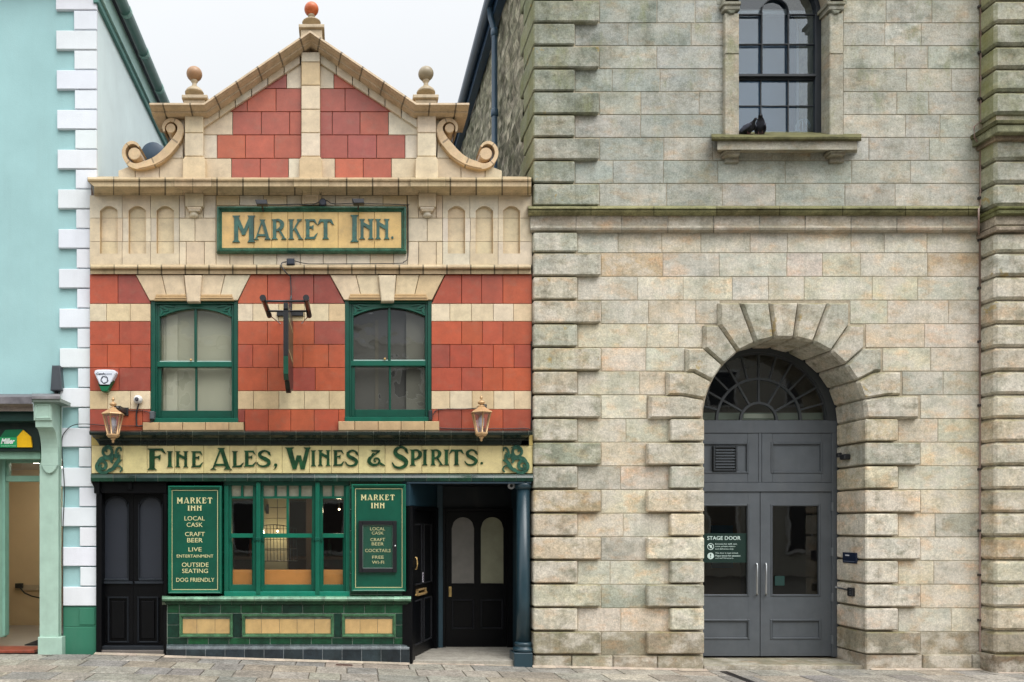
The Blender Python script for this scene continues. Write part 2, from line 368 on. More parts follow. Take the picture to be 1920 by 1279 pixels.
# ================================================================ GROUND
GX = [-60, -4.4, -3.1, -2.3, .8, 2.3, 4.5, 6.5, 60]
GZ = [.093, .093, .087, .067, -.027, -.06, -.107, -.095, -.10]
def gz(x):
    for i in range(len(GX)-1):
        if x <= GX[i+1]: return GZ[i]+(GZ[i+1]-GZ[i])*(x-GX[i])/(GX[i+1]-GX[i])
    return GZ[-1]
g = MB(); xs = [-150, -60, -30, -12]+[i*.5 for i in range(-20, 25)]+[16, 30, 60, 150]
for a, b in zip(xs, xs[1:]):
    g.F([g.P(a, -60, gz(a)-.16), g.P(b, -60, gz(b)-.16), g.P(b, 60, gz(b)-.16), g.P(a, 60, gz(a)-.16)], col('#5d5a55'))
setting(g.build('road', asphalt))
# far ground to the horizon
g = MB(); g.F([g.P(-400, -400, -.32), g.P(400, -400, -.32), g.P(400, 400, -.32), g.P(-400, 400, -.32)], col('#7a7770'))
setting(g.build('ground', asphalt))
# granite paving slabs, every joint real
g = MB(); SL = ['#959086', '#9c978c', '#8d8a83', '#a09a8e', '#968e82', '#a49d91', '#8a8680', '#9d9284']
r2 = random.Random(5)
def slabbox(x0, x1, y0, y1, c):
    e = .007; t = .004; n = r2.uniform(-.002, .003)
    P = [(x0, y0), (x1, y0), (x1, y1), (x0, y1)]
    Q = [(x0+e, y0+e), (x1-e, y0+e), (x1-e, y1-e), (x0+e, y1-e)]
    A = [g.P(x, y, gz(x)-.05) for x, y in P]; B = [g.P(x, y, gz(x)-t+n) for x, y in P]; D = [g.P(x, y, gz(x)+n) for x, y in Q]
    g.F(D, c)
    for i in range(4):
        j = (i+1) % 4; g.F((B[i], B[j], D[j], D[i]), c); g.F((A[i], A[j], B[j], B[i]), c)
ys = [-7.4, -6.85, -6.2, -5.6, -5.0, -4.45, -3.85, -3.3, -2.7, -2.1, -1.62, -1.2, -.80, -.40, -.012]
for y0, y1 in zip(ys, ys[1:]):
    x = -11+r2.uniform(0, .5)
    while x < 13:
        w = r2.choice([.36, .42, .46, .5, .56, .68]) if y1 > -2 else r2.uniform(.5, 1.1)
        xe = min(x+w, 13)
        slabbox(x+.006, xe-.006, y0+.006, y1-.006, jit(col(r2.choice(SL)), .10, .02, r2)); x = xe
pav = setting(g.build('pavement', slab))
g = MB()
xs = [-11+.5*i for i in range(49)]
for a, b in zip(xs, xs[1:]):
    g.F([g.P(a, -7.4, gz(a)-.014), g.P(b, -7.4, gz(b)-.014), g.P(b, .0, gz(b)-.014), g.P(a, .0, gz(a)-.014)], col('#6f675b'))
    g.F([g.P(a, -7.55, gz(a)-.008), g.P(b, -7.55, gz(b)-.008), g.P(b, -7.4, gz(b)-.008), g.P(a, -7.4, gz(a)-.008)], col('#9a968e'))
    g.F([g.P(a, -7.55, gz(a)-.2), g.P(b, -7.55, gz(b)-.2), g.P(b, -7.55, gz(b)-.008), g.P(a, -7.55, gz(a)-.008)], col('#9a968e'))
setting(g.build('pavement_bed', mortar))
# pale mortar fillet at the foot of the walls
g = MB(); r2 = random.Random(9)
def fillet(x0, x1, Yw, w=.05):
    x = x0
    while x < x1:
        e = min(x+r2.uniform(.12, .4), x1); ww = w*r2.uniform(.55, 1.3)
        a = [g.P(x, Yw-ww, gz(x)+.004), g.P(e, Yw-ww, gz(e)+.004), g.P(e, Yw+.02, gz(e)+.022), g.P(x, Yw+.02, gz(x)+.022)]
        g.F(a, jit(col('#b3a594'), .12)); x = e
fillet(-3.15, -2.28, .0, .06); fillet(-2.26, .78, -.09, .045); fillet(.82, 2.3, -.0, .07); fillet(2.3, 4.47, -.07, .06); fillet(6.5, 7.9, -.07, .05); fillet(7.9, 10.5, -.27, .05)
setting(g.build('pavement_mortar_edge', mortar))

# ================================================================ GRANITE THEATRE BUILDING
hall = thing('granite_hall', 'tall pale granite ashlar hall with rusticated corner stones and arched stage door', 'building', W(1472, 985, 0)*1.0)
hall.location = (5.48, 0, 0); hall['_o'] = (5.48, 0, 0)
GU = ['#b6b8ae', '#abaea4', '#c0c0b4', '#a3a79d', '#bab7aa', '#b1b6ac', '#c4bfb0']
GL = ['#d2cab8', '#d0c6b2', '#cac4b2', '#d5ccba', '#cfc2aa', '#d2c1ab', '#cbc6b7', '#d3c6b6', '#c8c0ae', '#cdc5ae']
def gcol(px, py, r):
    t = min(1, max(0, (py-360)/60))
    if px > 1540 and py < 360: t = .35
    cu = mixc(col(r.choice(GU), .84), (.40, .42, .40), .25); cl = col(r.choice(GL), 1.02)
    if r.random() < .06 and py > 440: cl = col('#d0b896', .9)
    if r.random() < .08: cl = col('#b7b5a5', .88)
    c = mixc(cu, cl, t)
    if py > 1184: c = mixc(c, col('#857861', .85), .68)
    return jit(c, .10 if py < 388 else .07, .025, r)
rows = [(387-43*(k+1), 387-43*k) for k in range(13)]
rows = rows[::-1]
low = [(435, 474.2)]+[(474.2+44.4*k, 474.2+44.4*(k+1)) for k in range(17)]
allrows = rows+low
XR = [1595, 1624, 1656, 1693, 1727]; XL = [1349, 1320, 1283, 1247, 1212]
r3 = random.Random(21)
wall = MB(); qn = MB(); LONG = {}
for i, (y0, y1) in enumerate(allrows):
    up = y1 <= 388
    k = (387-y1)/43 if up else None
    if up: lng = int(round(k)) % 2 == 0
    else: lng = int(round((y0-474.2)/44.4)) % 2 == 0 if y0 > 460 else False
    qe = (1124 if up else 1127) if lng else (1078 if up else 1083)
    # corner quoin (front and side in one block)
    c = mixc(gcol(1050, y0, r3), col('#74784f', .85), (.60 if y1 < 240 else .42) if up else .20)
    a = W(1000.5, y1-3.0, -.068); b = W(qe, y0+.8, -.068)
    qn.cbox(a.x, b.x, -.068, .70 if lng else .5, a.z, b.z, .013, c)
    iv = [(qe, 1837)]
    def cut(iv, a, b):
        o = []
        for p, q in iv:
            if b <= p or a >= q: o.append((p, q)); continue
            if a > p: o.append((p, a))
            if b < q: o.append((b, q))
        return o
    ym = (y0+y1)/2
    if ym < 256: iv = cut(iv, 1360, 1581)
    if y0 >= 562:
        j = int(round((y0-563)/44.4))
        if j < 5: iv = cut(iv, XL[j]+1, XR[j]-1)
        else:
            lg = (j-5) % 2 == 1
            iv = cut(iv, (1215 if lg else 1258)+1, (1727 if lg else 1685)-1)
    for p, q in iv:
        x = p
        while x < q-1:
            w = r3.uniform(56, 132); xe = x+w
            if q-xe < 45: xe = q
            wall.pb(x+.45, y0+.45, xe-.45, y1-.45, r3.uniform(0, .004), .03, .005, gcol((x+xe)/2, ym, r3)); x = xe
# plinth course
x = 1000
while x < 1320:
    xe = min(x+r3.uniform(60, 130), 1320); xe = 1320 if 1320-xe < 30 else xe
    wall.pb(x+.7, 1230, xe-.7, 1275, -.05, .3, .012, gcol(x, 1240, r3)); x = xe
x = 1624
while x < 1862:
    xe = min(x+r3.uniform(60, 110), 1862)
    wall.pb(x+.7, 1228, xe-.7, 1275, -.06, .6, .012, gcol(x, 1240, r3)); x = xe
wall.build('ashlar_wall', granite, hall)
qn.build('corner_quoins', granite_w, hall)
# masonry core with real openings
core = MB(); cc = col('#b3a791', .85)
dx0, dx1, spz, rr, dcx = 4.467-.01, 6.493+.01, 3.033, 1.0133+.012, 5.48
core.box(2.36, dx0, -.3, 9.9, .009, .62, 0, cc); core.box(dx1, 10.5, -.3, 9.9, .009, .62, 0, cc)
wz0, wzs = W(0, 256, 0).z, W(0, 26, .13).z; wx0, wx1 = 4.877, 6.005; wcx = (wx0+wx1)/2; wr = (wx1-wx0)/2
N = 24
def archfill(cx, zs, r, x0, x1, ztop, mb, Yf, Yb, c, n=24):
    pts = [(cx-r*math.cos(math.pi*i/n), zs+r*math.sin(math.pi*i/n)) for i in range(n+1)]
    if x0 < cx-r-1e-4: mb.box(x0, cx-r, zs, ztop, Yf, Yb, 0, c)
    if x1 > cx+r+1e-4: mb.box(cx+r, x1, zs, ztop, Yf, Yb, 0, c)
    for p, q in zip(pts, pts[1:]): mb.prism([p, q, (q[0], ztop), (p[0], ztop)], Yf, Yb, 0, c)
archfill(dcx, spz, rr, dx0, dx1, wz0, core, .009, .62, cc)
core.box(dx0, wx0, wz0, 9.9, .009, .62, 0, cc); core.box(wx1, dx1, wz0, 9.9, .009, .62, 0, cc)
archfill(wcx, wzs, wr, wx0, wx1, 9.9, core, .009, .62, cc)
core.box(2.36, 10.5, 9.9, 10.0, -.05, 14, 0, cc); core.box(2.4, 2.5, -.3, 9.9, .62, 14, 0, cc); core.box(10.4, 10.5, -.3, 9.9, .62, 14, 0, cc); core.box(2.4, 10.5, -.3, 9.9, 13.9, 14, 0, cc)
core.build('masonry_core', mortar, hall)
# stage door arch: 13 voussoirs and the jamb stones
ar = MB(); cx0, sy0, rad = 1472, 785, 152
inn = lambda k: (cx0+rad*math.sin(math.radians((k+.5)*180/13)), sy0-rad*math.cos(math.radians((k+.5)*180/13)))
K = {0: (1499.5, 566), 1: (1555, 566), 2: (1595, 608), 3: (1623, 652), 4: (1642, 696.4), 5: (1664, 741)}
XO = {1: 1555, 2: 1595, 3: 1623, 4: 1656, 5: 1693, 6: 1727}
YT = {2: 566, 3: 608, 4: 652, 5: 696.4, 6: 741}; YB = {2: 608, 3: 652, 4: 696.4, 5: 741, 6: 785}
def inset_in(poly_in0, poly_in1, t):  # pull intrados corners for the V joint
    return (poly_in0[0]+(poly_in1[0]-poly_in0[0])*t, poly_in0[1]+(poly_in1[1]-poly_in0[1])*t)
for k in range(0, 7):
    for sgn in ((1,) if k == 0 else (1, -1)):
        if k == 0: a = (2*cx0-inn(0)[0], inn(0)[1]); b = inn(0); poly = [a, (2*cx0-K[0][0], 566), K[0], b]
        else:
            a = inn(k-1); b = inn(k) if k < 6 else (cx0+rad, 785)
            if k == 1: poly = [a, K[0], K[1], b]
            elif k == 2: poly = [a, K[1], (1595, 566), K[2], b]
            else:
                kk = K.get(k, None); kp = K[k-1]
                poly = [a, kp]
                if XO[k-1] > kp[0]+2: poly.append((XO[k-1], YT[k]))
                poly += [(XO[k], YT[k]), (XO[k], YB[k])]
                if kk and kk[0] < XO[k]-2: poly.append(kk)
                poly.append(b)
        # small joint gap and intrados corner cut
        cxm = sum(p[0] for p in poly)/len(poly); cym = sum(p[1] for p in poly)/len(poly)
        poly = [(p[0]+(cxm-p[0])*.035, p[1]+(cym-p[1])*.022) for p in poly]
        A = poly[0]; B = poly[-1]; nA = poly[1]; nB = poly[-2]
        def toward(p, q, d):
            L = math.hypot(q[0]-p[0], q[1]-p[1]); return (p[0]+(q[0]-p[0])*d/L, p[1]+(q[1]-p[1])*d/L)
        poly = [toward(A, B, 3.2), toward(A, nA, 3.2)]+poly[1:-1]+[toward(B, nB, 3.2), toward(B, A, 3.2)]
        if sgn < 0: poly = [(2*cx0-x, y) for x, y in poly]
        c = mixc(gcol(1472, 700, r3), col('#a5a394', .88), .55 if k < 4 else .35)
        ar.pp(poly, -.078, .52, .026, c, .045)
for j in range(10):
    lg = j % 2 == 1; y0, y1 = 785+44.4*j, 785+44.4*(j+1)
    for x0, x1 in (((1215 if lg else 1258), 1321), (1623.5, (1727 if lg else 1685))):
        a = W(x0, y1-2.9, -.078); b = W(x1, y0+.8, -.078)
        ar.cbox(a.x, b.x, -.078, .52, a.z, b.z, .014, mixc(gcol(1472, y0+20, r3), col('#a5a48d', .85), .25 if y0 < 830 else .0))
ar.build('arch_stones', granite_w, hall)
# string course
st = MB(); P1 = [(0, 437), (-.03, 435), (-.075, 431), (-.085, 427), (-.075, 424), (-.05, 423), (-.05, 404)]
st.extj(P1, 994, 1838, 86, col('#c2b29e', .85), .7, 1, .14)
st.build('string_course', granite, hall)
mc = MB(); P2 = [(0, 405), (-.06, 404.5), (-.10, 401), (-.13, 397), (-.14, 394.5), (-.125, 393.5), (-.155, 391), (-.15, 388.5), (0, 386)]
mc.extj(P2, 990, 1838, 118, col('#8d8a66', .85), .8, 1, .2)
mc.build('mossy_string_cap', granite_dark, hall)
# right pilaster
pl = MB()
def band(y0, y1, c, Yf=-.25): 
    a = W(1864, y1-2.6, Yf); b = W(1864, y0+.6, Yf); pl.cbox(7.905, 10.4, Yf, .1, a.z, b.z, .030, c)
for i, (y0, y1) in enumerate(allrows):
    if y1 <= 388 and y1 > 222 and y0 < 262: y0 = max(y0, 262)
    if y1 <= 225 or (y0 >= 262 and y1 < 388) or y0 >= 435:
        band(y0, y1, mixc(gcol(1900, y0, r3), col('#77794f' if y1 < 388 else '#b5a790', .85), .55 if y1 < 230 else .3))
pl.box(7.87, 10.4, W(0, 1275, -.29).z, W(0, 1229, -.29).z, -.29, .1, .012, jit(col('#85735f', .85)))
pl.box(7.955, 10.35, -.3, 9.9, -.2, .1, 0, cc)
pl.build('rusticated_pilaster', granite_w, hall)
pc = MB()
def ledge(x0, Yf, y0, y1, c, ch=.01): pc.box(x0, 10.45, W(0, y1, Yf).z, W(0, y0, Yf).z, Yf, .1, ch, c)
ledge(7.80, -.40, 224, 232, col('#5d5b40', .8)); ledge(7.82, -.38, 233, 248, col('#8c8c70', .8)); ledge(7.87, -.30, 249, 262, col('#8f7f6a', .8))
ledge(7.85, -.36, 386, 392, col('#74754a', .8)); ledge(7.86, -.35, 393, 401, col('#6f6f4c', .8)); ledge(7.88, -.29, 402, 422, col('#a59a88', .8)); ledge(7.87, -.31, 423, 432, col('#9c8f7e', .8))
pc.build('pilaster_ledges', granite_dark, hall)
# conductor strip running down the corner
cd = MB(); pts = [(1838.5, -60), (1838.5, 232), (1826, 238), (1827, 255), (1838, 272), (1838.5, 385)]
cd.tube([W(1838.6, -60, -.02), W(1838.6, 228, -.02), W(1826, 238, -.12), W(1827, 258, -.13), W(1838, 274, -.02), W(1838.5, 384, -.02), W(1835, 392, -.17), W(1835, 436, -.1), W(1837.5, 442, -.02), W(1838, 1235, -.02)], .010, 6, col('#8d7468'))
for y in (12, 98, 185, 279, 371, 450, 540, 640, 760, 880, 995, 1078, 1163): 
    p = W(1838, y, -.02); cd.box(p.x-.022, p.x+.022, p.z-.014, p.z+.014, -.035, .0, .003, col('#3a3432'))
cd.build('conductor_strip', metalk, hall)
# upper window: surround, sill, sash
sr = MB()
for x0, x1 in ((1359.5, 1386), (1556, 1581.5)):
    for y0, y1 in ((24, 101), (101, 256)): sr.pb(x0, y0+.4, x1, y1-.4, -.06, .16, .008, jit(col('#c0b5a0', .85), .04))
    m = (x0+x1)/2
    sr.pb(x0-4, 2, x1+4, 8, -.10, .16, .008, col('#8e8b78', .85)); sr.pb(x0-2, 8, x1+2, 18, -.08, .16, .01, col('#999684', .85))
    sr.pp([(m-9, 18), (m+9, 18), (m+4, 25), (m-4, 25)], -.085, 0, .008, col('#8d8a78', .85))
    sr.pb(x0, -4, x1, 2, -.06, .16, .004, col('#a39d8a', .85))
# archivolt
a0 = wr+.002; a1 = wr+.20; n = 16; zs = W(0, 2, -.06).z
for i in range(n):
    t0, t1 = math.pi*i/n, math.pi*(i+1)/n
    sr.prism([(wcx-a0*math.cos(t0), zs+a0*math.sin(t0)), (wcx-a0*math.cos(t1), zs+a0*math.sin(t1)), (wcx-a1*math.cos(t1), zs+a1*math.sin(t1)), (wcx-a1*math.cos(t0), zs+a1*math.sin(t0))], -.06, .16, .004, jit(col('#b5aa96', .85)))
archfill(wcx, zs, a1+.001, wx0-.25, wx1+.25, 9.88, sr, .0, .02, col('#a5a598', .85), 16)
sr.build('window_surround', granite, hall)
sl = MB()
sl.ext([(0, 287), (-.05, 284), (-.19, 280.5), (-.19, 264)], 1345, 1607, col('#b0a58f', .85))
for x0, x1 in ((1361, 1390), (1557, 1587)):
    sl.pb(x0, 280, x1, 284, -.15, 0, .004, col('#ab9f8c', .85)); sl.pb(x0+1, 284.5, x1-2, 290, -.125, 0, .004, col('#a2957f', .85)); sl.pb(x0, 290.5, x1-4, 304, -.045, 0, .006, col('#9a907c', .85))
sl.build('window_sill', granite, hall)
sm = MB(); sm.ext([(-.15, 264.6), (-.21, 264), (-.235, 261), (-.24, 257), (-.22, 255), (.3, 246)], 1334, 1615, col('#6a6749', .8)); sm.build('mossy_sill_cap', granite_dark, hall)
wf = MB(); ck = col('#23282e', .9); Yw = .14
def wb(x0, y0, x1, y1, Yf=Yw, Yb=.172, c=ck): wf.pb(x0, y0, x1, y1, Yf, Yb, .004, c)
zt = W(0, 26, Yw)
wb(1376, 26, 1381, 256); wb(1529, 26, 1541, 256, .12)
n = 18
for i in range(n):
    t0, t1 = math.pi*i/n, math.pi*(i+1)/n; ra, rb = 76.5, 84; cxp = 1455
    wf.pp([(cxp-ra*math.cos(t0), 26-ra*math.sin(t0)), (cxp-ra*math.cos(t1), 26-ra*math.sin(t1)), (cxp-rb*math.cos(t1), 26-rb*math.sin(t1)), (cxp-rb*math.cos(t0), 26-rb*math.sin(t0))], .12, .2, .002, ck)
    ra, rb = 24.5, 26.1
    wf.pp([(1454-ra*math.cos(t0), 22-ra*math.sin(t0)), (1454-ra*math.cos(t1), 22-ra*math.sin(t1)), (1454-rb*math.cos(t1), 22-rb*math.sin(t1)), (1454-rb*math.cos(t0), 22-rb*math.sin(t0))], Yw+.002, .18, 0, ck)
wb(1428, 22, 1430.4, 138); wb(1478, 22, 1480.4, 138)
wb(1381, 25.5, 1428, 27.6, Yw+.002); wb(1480.4, 25.5, 1529, 27.6, Yw+.002)
wb(1381, 81.5, 1529, 83.6, Yw+.003)
wf.pb(1378, 138, 1531, 143, .11, .2, .004, ck); wf.pb(1380, 143.2, 1530, 149, Yw+.01, .2, .004, ck)
wb(1425.6, 149, 1428.2, 254, Yw+.02); wb(1477, 149, 1479.6, 254, Yw+.02); wb(1381, 197.3, 1529, 199.6, Yw+.022); wb(1380, 253, 1531, 262, Yw+.004)
wf.build('window_frame', paintm, hall)
gl = MB()
gl.box(W(1378, 0, .19).x, W(1536, 0, .19).x, W(0, 262, .19).z, W(0, 20, .19).z, .185, .188)
gl.prism([(wcx+wr*.99*math.cos(math.pi*i/20), W(0, 20, .19).z+wr*.99*math.sin(math.pi*i/20)) for i in range(21)], .185, .188)
gl.build('window_pane', glass_big, hall)
rm = MB()   # room behind the tall window
rm.box(wx0-.6, wx1+.8, wz0-.3, 9.7, 2.6, 2.7, 0, col('#8fa0ab', .7)); rm.box(wx1+.5, wx1+.6, wz0-.3, 9.7, .7, 2.6, 0, col('#c5ccd0', .8)); rm.box(wx0-.6, wx1+.8, 9.4, 9.5, .63, 2.6, 0, col('#9aa6ad', .6))
rm.box(wx0-.6, wx1+.8, wz0-.4, wz0-.3, .63, 2.6, 0, col('#555')if False else (.1, .1, .1)); rm.box(wx0-.7, wx0-.6, wz0-.3, 9.5, .63, 2.6, 0, col('#8fa0ab', .6))
rm.pb(1494, -40, 1519, 256, .66, .67, 0, col('#d3dadb', .85)); rm.pb(1384, -30, 1494, 256, .70, .71, 0, col('#66788a', .8))
rm.pb(1370, 17, 1545, 25, .62, .65, 0, col('#e8ecee', .9))
rm.build('room_screens', wallpaint, hall)
# side wall of rubble, gutter, downpipe
rb_ = MB(); ny, nz_ = 90, 60; r4 = random.Random(3); grid = []
from mathutils import noise as mn
for i in range(ny+1):
    row = []
    for j in range(nz_+1):
        y = .6+i*13.4/ny; z = 4.5+j*5.0/nz_
        d = mn.noise(Vector((y*2.2, z*3.4, 1)))*.05+mn.noise(Vector((y*6, z*9, 5)))*.035
        row.append(rb_.P(2.36-d, y, z))
    grid.append(row)
cols = ['#8f8a76', '#a39d86', '#b5ac96', '#77745f', '#c4bba4']
for i in range(ny):
    for j in range(nz_):
        rb_.F((grid[i][j], grid[i+1][j], grid[i+1][j+1], grid[i][j+1]), jit(col(cols[int(abs(mn.noise(Vector((i*.5, j*.8, 2))))*9.9) % 5], .85), .2), True)
rb_.build('rubble_side_wall', rubble, hall)
gt = MB(); gb = col('#3b566b', .85)
gt.tube([(2.16, -.3, 9.62), (2.16, 14, 9.62)], .085, 12, gb); gt.box(2.22, 2.34, 9.42, 9.66, -.2, 14, .01, col('#35506a', .85)); gt.box(2.12, 2.24, 9.72, 9.78, -.3, 14, .005, gb)
gt.build('roof_gutter', paint, hall)
dp = MB(); dpx = 2.245; dpy = 2.14
dp.tube([(2.17, dpy, 9.56), (2.19, dpy, 9.40), (dpx, dpy, 9.2), (dpx, dpy, 4.6)], .045, 12, gb)
for z in (9.12, 7.9, 6.7): dp.lathe(dpx, dpy, z, [(.05, 0), (.058, .01), (.058, .10), (.05, .11)], 12, gb)
dp.build('downpipe', paint, hall)

# ---- stage door
sdr = thing('stage_door', 'grey double stage door with glazed leaves and fanlight under the stone arch', 'door', (5.48, .55, 0))
dg = col('#5a5f64', .85); dg2 = col('#50555a', .85)
Yd = .55
def dpb(mb, x0, y0, x1, y1, Yf, Yb=None, ch=.004, c=dg): mb.pb(x0, y0, x1, y1, Yf, Yf+.05 if Yb is None else Yb, ch, c)
fr = MB()
dpb(fr, 1275, 788, 1571, 812, Yd-.01)          # transom rail
dpb(fr, 1275, 905, 1571, 922, Yd-.012)
dpb(fr, 1422.5, 812, 1428, 905, Yd-.004)
dpb(fr, 1561, 812, 1574, 1232, Yd-.02, Yd+.05); dpb(fr, 1270, 812, 1280, 1232, Yd-.02, Yd+.05)
for x0, x1 in ((1283, 1422), (1428.5, 1560.5)):
    fr.frame(x0, 812.4, x1, 904.6, 20, Yd, Yd+.05, dg)
    dpb(fr, x0+19, 831, x1-19, 886, Yd+.018)
    fr.frame(x0+17, 829, x1-17, 888, 4.5, Yd-.008, Yd+.03, dg2, .006)
fr.build('door_frame', paintm, sdr)
fan = MB(); fx, fy = 1423, 789; n = 36
def ring(r0, r1, Yf, Yb, c, mb=fan, ch=.003):
    for i in range(n):
        t0, t1 = math.pi*i/n, math.pi*(i+1)/n
        mb.pp([(fx-r0*math.cos(t0), fy-r0*math.sin(t0)), (fx-r0*math.cos(t1), fy-r0*math.sin(t1)), (fx-r1*math.cos(t1), fy-r1*math.sin(t1)), (fx-r1*math.cos(t0), fy-r1*math.sin(t0))], Yf, Yb, 0, c)
ck2 = col('#3c4043', .85)
ring(128, 150, Yd-.01, Yd+.05, ck2); ring(124.5, 128, Yd+.004, Yd+.05, ck2); ring(76.5, 81, Yd+.002, Yd+.04, ck2); ring(31.5, 36, Yd+.002, Yd+.04, ck2)
def spoke(a, r0, r1, w=1.9):
    t = math.radians(a); dx, dy = math.sin(t), -math.cos(t); px_, py_ = -dy, dx
    fan.pp([(fx+dx*r0+px_*w, fy+dy*r0+py_*w), (fx+dx*r1+px_*w, fy+dy*r1+py_*w), (fx+dx*r1-px_*w, fy+dy*r1-py_*w), (fx+dx*r0-px_*w, fy+dy*r0-py_*w)], Yd+.006, Yd+.04, .003, ck2)
for a in range(-75, 76, 15): spoke(a, 80, 126)
for a in (-60, -30, 0, 30, 60): spoke(a, 35, 77)
fan.build('fanlight', paintm, sdr)
fg = MB(); fg.pp([(fx+134*math.cos(math.pi*i/24), fy-134*math.sin(math.pi*i/24)) for i in range(25)], Yd+.02, Yd+.024); fg.build('fanlight_pane', glass_dn, sdr)
for sgn, (x0, x1), gx, hx in ((0, (1281, 1424.6), (1314, 1403), 1419.5), (1, (1426, 1560), (1448, 1537), 1436.5)):
    lf = MB()
    for q in ((x0, 923, gx[0], 1230), (gx[1], 923, x1, 1230), (gx[0], 923, gx[1], 948), (gx[0], 1116, gx[1], 1164), (gx[0], 1197, gx[1], 1230)):
        dpb(lf, *q, Yd+.004 if q[0] != gx[0] else Yd+.0055, None, .0)
    dpb(lf, gx[0], 1164, gx[1], 1197, Yd+.022)
    lf.frame(gx[0]-3, 945, gx[1]+3, 1119, 4.2, Yd-.004, Yd+.03, dg2, .008); lf.frame(gx[0]-4, 1161, gx[1]+4, 1200, 4.5, Yd-.004, Yd+.03, dg2, .008)
    L = lf.build('door_leaf', paintm, sdr)
    p = MB(); p.pb(gx[0], 947, gx[1], 1117, Yd+.03, Yd+.034); p.build('door_pane', glass_dn, L)
    h = MB(); hh = [W(hx, 1057, Yd), W(hx, 1057, Yd-.045), W(hx, 1060, Yd-.055), W(hx, 1112, Yd-.055), W(hx, 1115, Yd-.045), W(hx, 1115, Yd)]
    h.tube(hh, .011, 8, col('#c9ccce')); h.build('door_handle', steel, L)
    if sgn:
        for y in (950, 1035, 1120, 1200):
            hg = MB(); hg.pb(1560.2, y-8, 1563, y+8, Yd-.03, Yd+.01, .003, col('#6a6f74')); hg.build('hinge', metalk, L)
vt = MB(); vt.frame(1338, 836, 1383, 883, 3.5, Yd-.03, Yd+.02, col('#34383c')); vt.pb(1340, 838, 1381, 881, Yd+.012, Yd+.017, 0, col('#101214'))
for k in range(7): vt.pp([(1342, 842+k*5.4), (1379.5, 842+k*5.4), (1379.5, 845.2+k*5.4), (1342, 845.2+k*5.4)], Yd-.016, Yd+.01, 0, col('#4b5055'))
vt.build('vent_louvre', metalk, sdr)
inn_ = MB(); ik = (.012, .012, .013)
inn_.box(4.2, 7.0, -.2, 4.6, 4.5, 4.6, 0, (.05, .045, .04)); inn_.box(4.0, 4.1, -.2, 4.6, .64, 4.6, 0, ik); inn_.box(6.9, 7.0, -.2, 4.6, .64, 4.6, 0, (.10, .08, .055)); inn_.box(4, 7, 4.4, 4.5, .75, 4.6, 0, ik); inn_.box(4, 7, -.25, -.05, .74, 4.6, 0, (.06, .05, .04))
inn_.box(5.9, 6.5, 0, 2.1, 3.2, 3.25, 0, (.16, .12, .07)); inn_.box(6.0, 6.35, 1.0, 1.7, 3.15, 3.19, 0, (.05, .12, .17))
inn_.pb(1275, 774, 1562, 787, .66, .67, 0, col('#7f8d80', .7)); inn_.pb(1395, 776, 1450, 784, .655, .66, 0, col('#b5bdae', .7))
inn_.build('lobby_walls', wallpaint, hall)
th = MB(); th.box(4.47, 6.49, -.3, -.052, .0, .8, .004, col('#a39b8c', .85)); th.build('door_threshold', granite, hall)
# ================================================================ text
def text_mesh(txt, bbox, Y, m, parent, c=WHITE, name='lettering', ext=.002, shear=0, bold=0.0, T=None):
    """flat raised lettering fitted to a pixel box at depth Y"""
    cu = bpy.data.curves.new('t', 'FONT'); cu.body = txt; cu.extrude = ext; cu.offset = bold; cu.resolution_u = 3; cu.shear = shear
    o = bpy.data.objects.new('t', cu); C.objects.link(o)
    dg_ = bpy.context.evaluated_depsgraph_get(); me = bpy.data.meshes.new_from_object(o.evaluated_get(dg_))
    C.objects.unlink(o)
    xs_ = [v.co.x for v in me.vertices]; ys_ = [v.co.y for v in me.vertices]
    x0, y0, x1, y1 = bbox; a = W(x0, y1, Y); b = W(x1, y0, Y)
    sx = (b.x-a.x)/(max(xs_)-min(xs_)); sy = (b.z-a.z)/(max(ys_)-min(ys_)); mxs, mys = min(xs_), min(ys_)
    mb = MB(); mb.T = T
    for v in me.vertices: mb.P(a.x+(v.co.x-mxs)*sx, Y-.001-v.co.z, a.z+(v.co.y-mys)*sy)
    for p in me.polygons: mb.F(list(p.vertices), c)
    bpy.data.curves.remove(cu)
    return mb
def build_all(mbs, m, parent):
    for b_ in mbs: b_.build('text_line', m, parent)
def join_mb(mbs):
    o = MB()
    for m_ in mbs:
        k = len(o.v); o.v += m_.v; o.f += [tuple(i+k for i in f) for f in m_.f]; o.c += m_.c; o.sm += m_.sm
    return o

# ---- art-nouveau glyphs, drawn as polygons in a unit cell
def ribbon(pts, ws):
    P = []; Wd = []; n = len(pts)
    for i in range(n-1):
        p0 = Vector(pts[max(i-1, 0)]); p1 = Vector(pts[i]); p2 = Vector(pts[i+1]); p3 = Vector(pts[min(i+2, n-1)])
        for k in range(5):
            t = k/5; P.append(.5*((2*p1)+(p2-p0)*t+(2*p0-5*p1+4*p2-p3)*t*t+(3*p1-p0-3*p2+p3)*t**3)); Wd.append(ws[i]*(1-t)+ws[i+1]*t)
    P.append(Vector(pts[-1])); Wd.append(ws[-1]); q = []
    L_, R_ = [], []
    for i, p in enumerate(P):
        d = (P[min(i+1, len(P)-1)]-P[max(i-1, 0)]).normalized(); nn = Vector((-d.y, d.x))*Wd[i]
        L_.append(p+nn); R_.append(p-nn)
    return [[(L_[i].x, L_[i].y), (R_[i].x, R_[i].y), (R_[i+1].x, R_[i+1].y), (L_[i+1].x, L_[i+1].y)] for i in range(len(P)-1)]
def stem(x, s=.10, h=.18, y0=0, y1=1): return [[(x-h, y0), (x+h, y0), (x+s, y0+.09), (x+s, y1-.09), (x+h, y1), (x-h, y1), (x-s, y1-.09), (x-s, y0+.09)]]
G = {}
G['I'] = (.36, stem(.18))
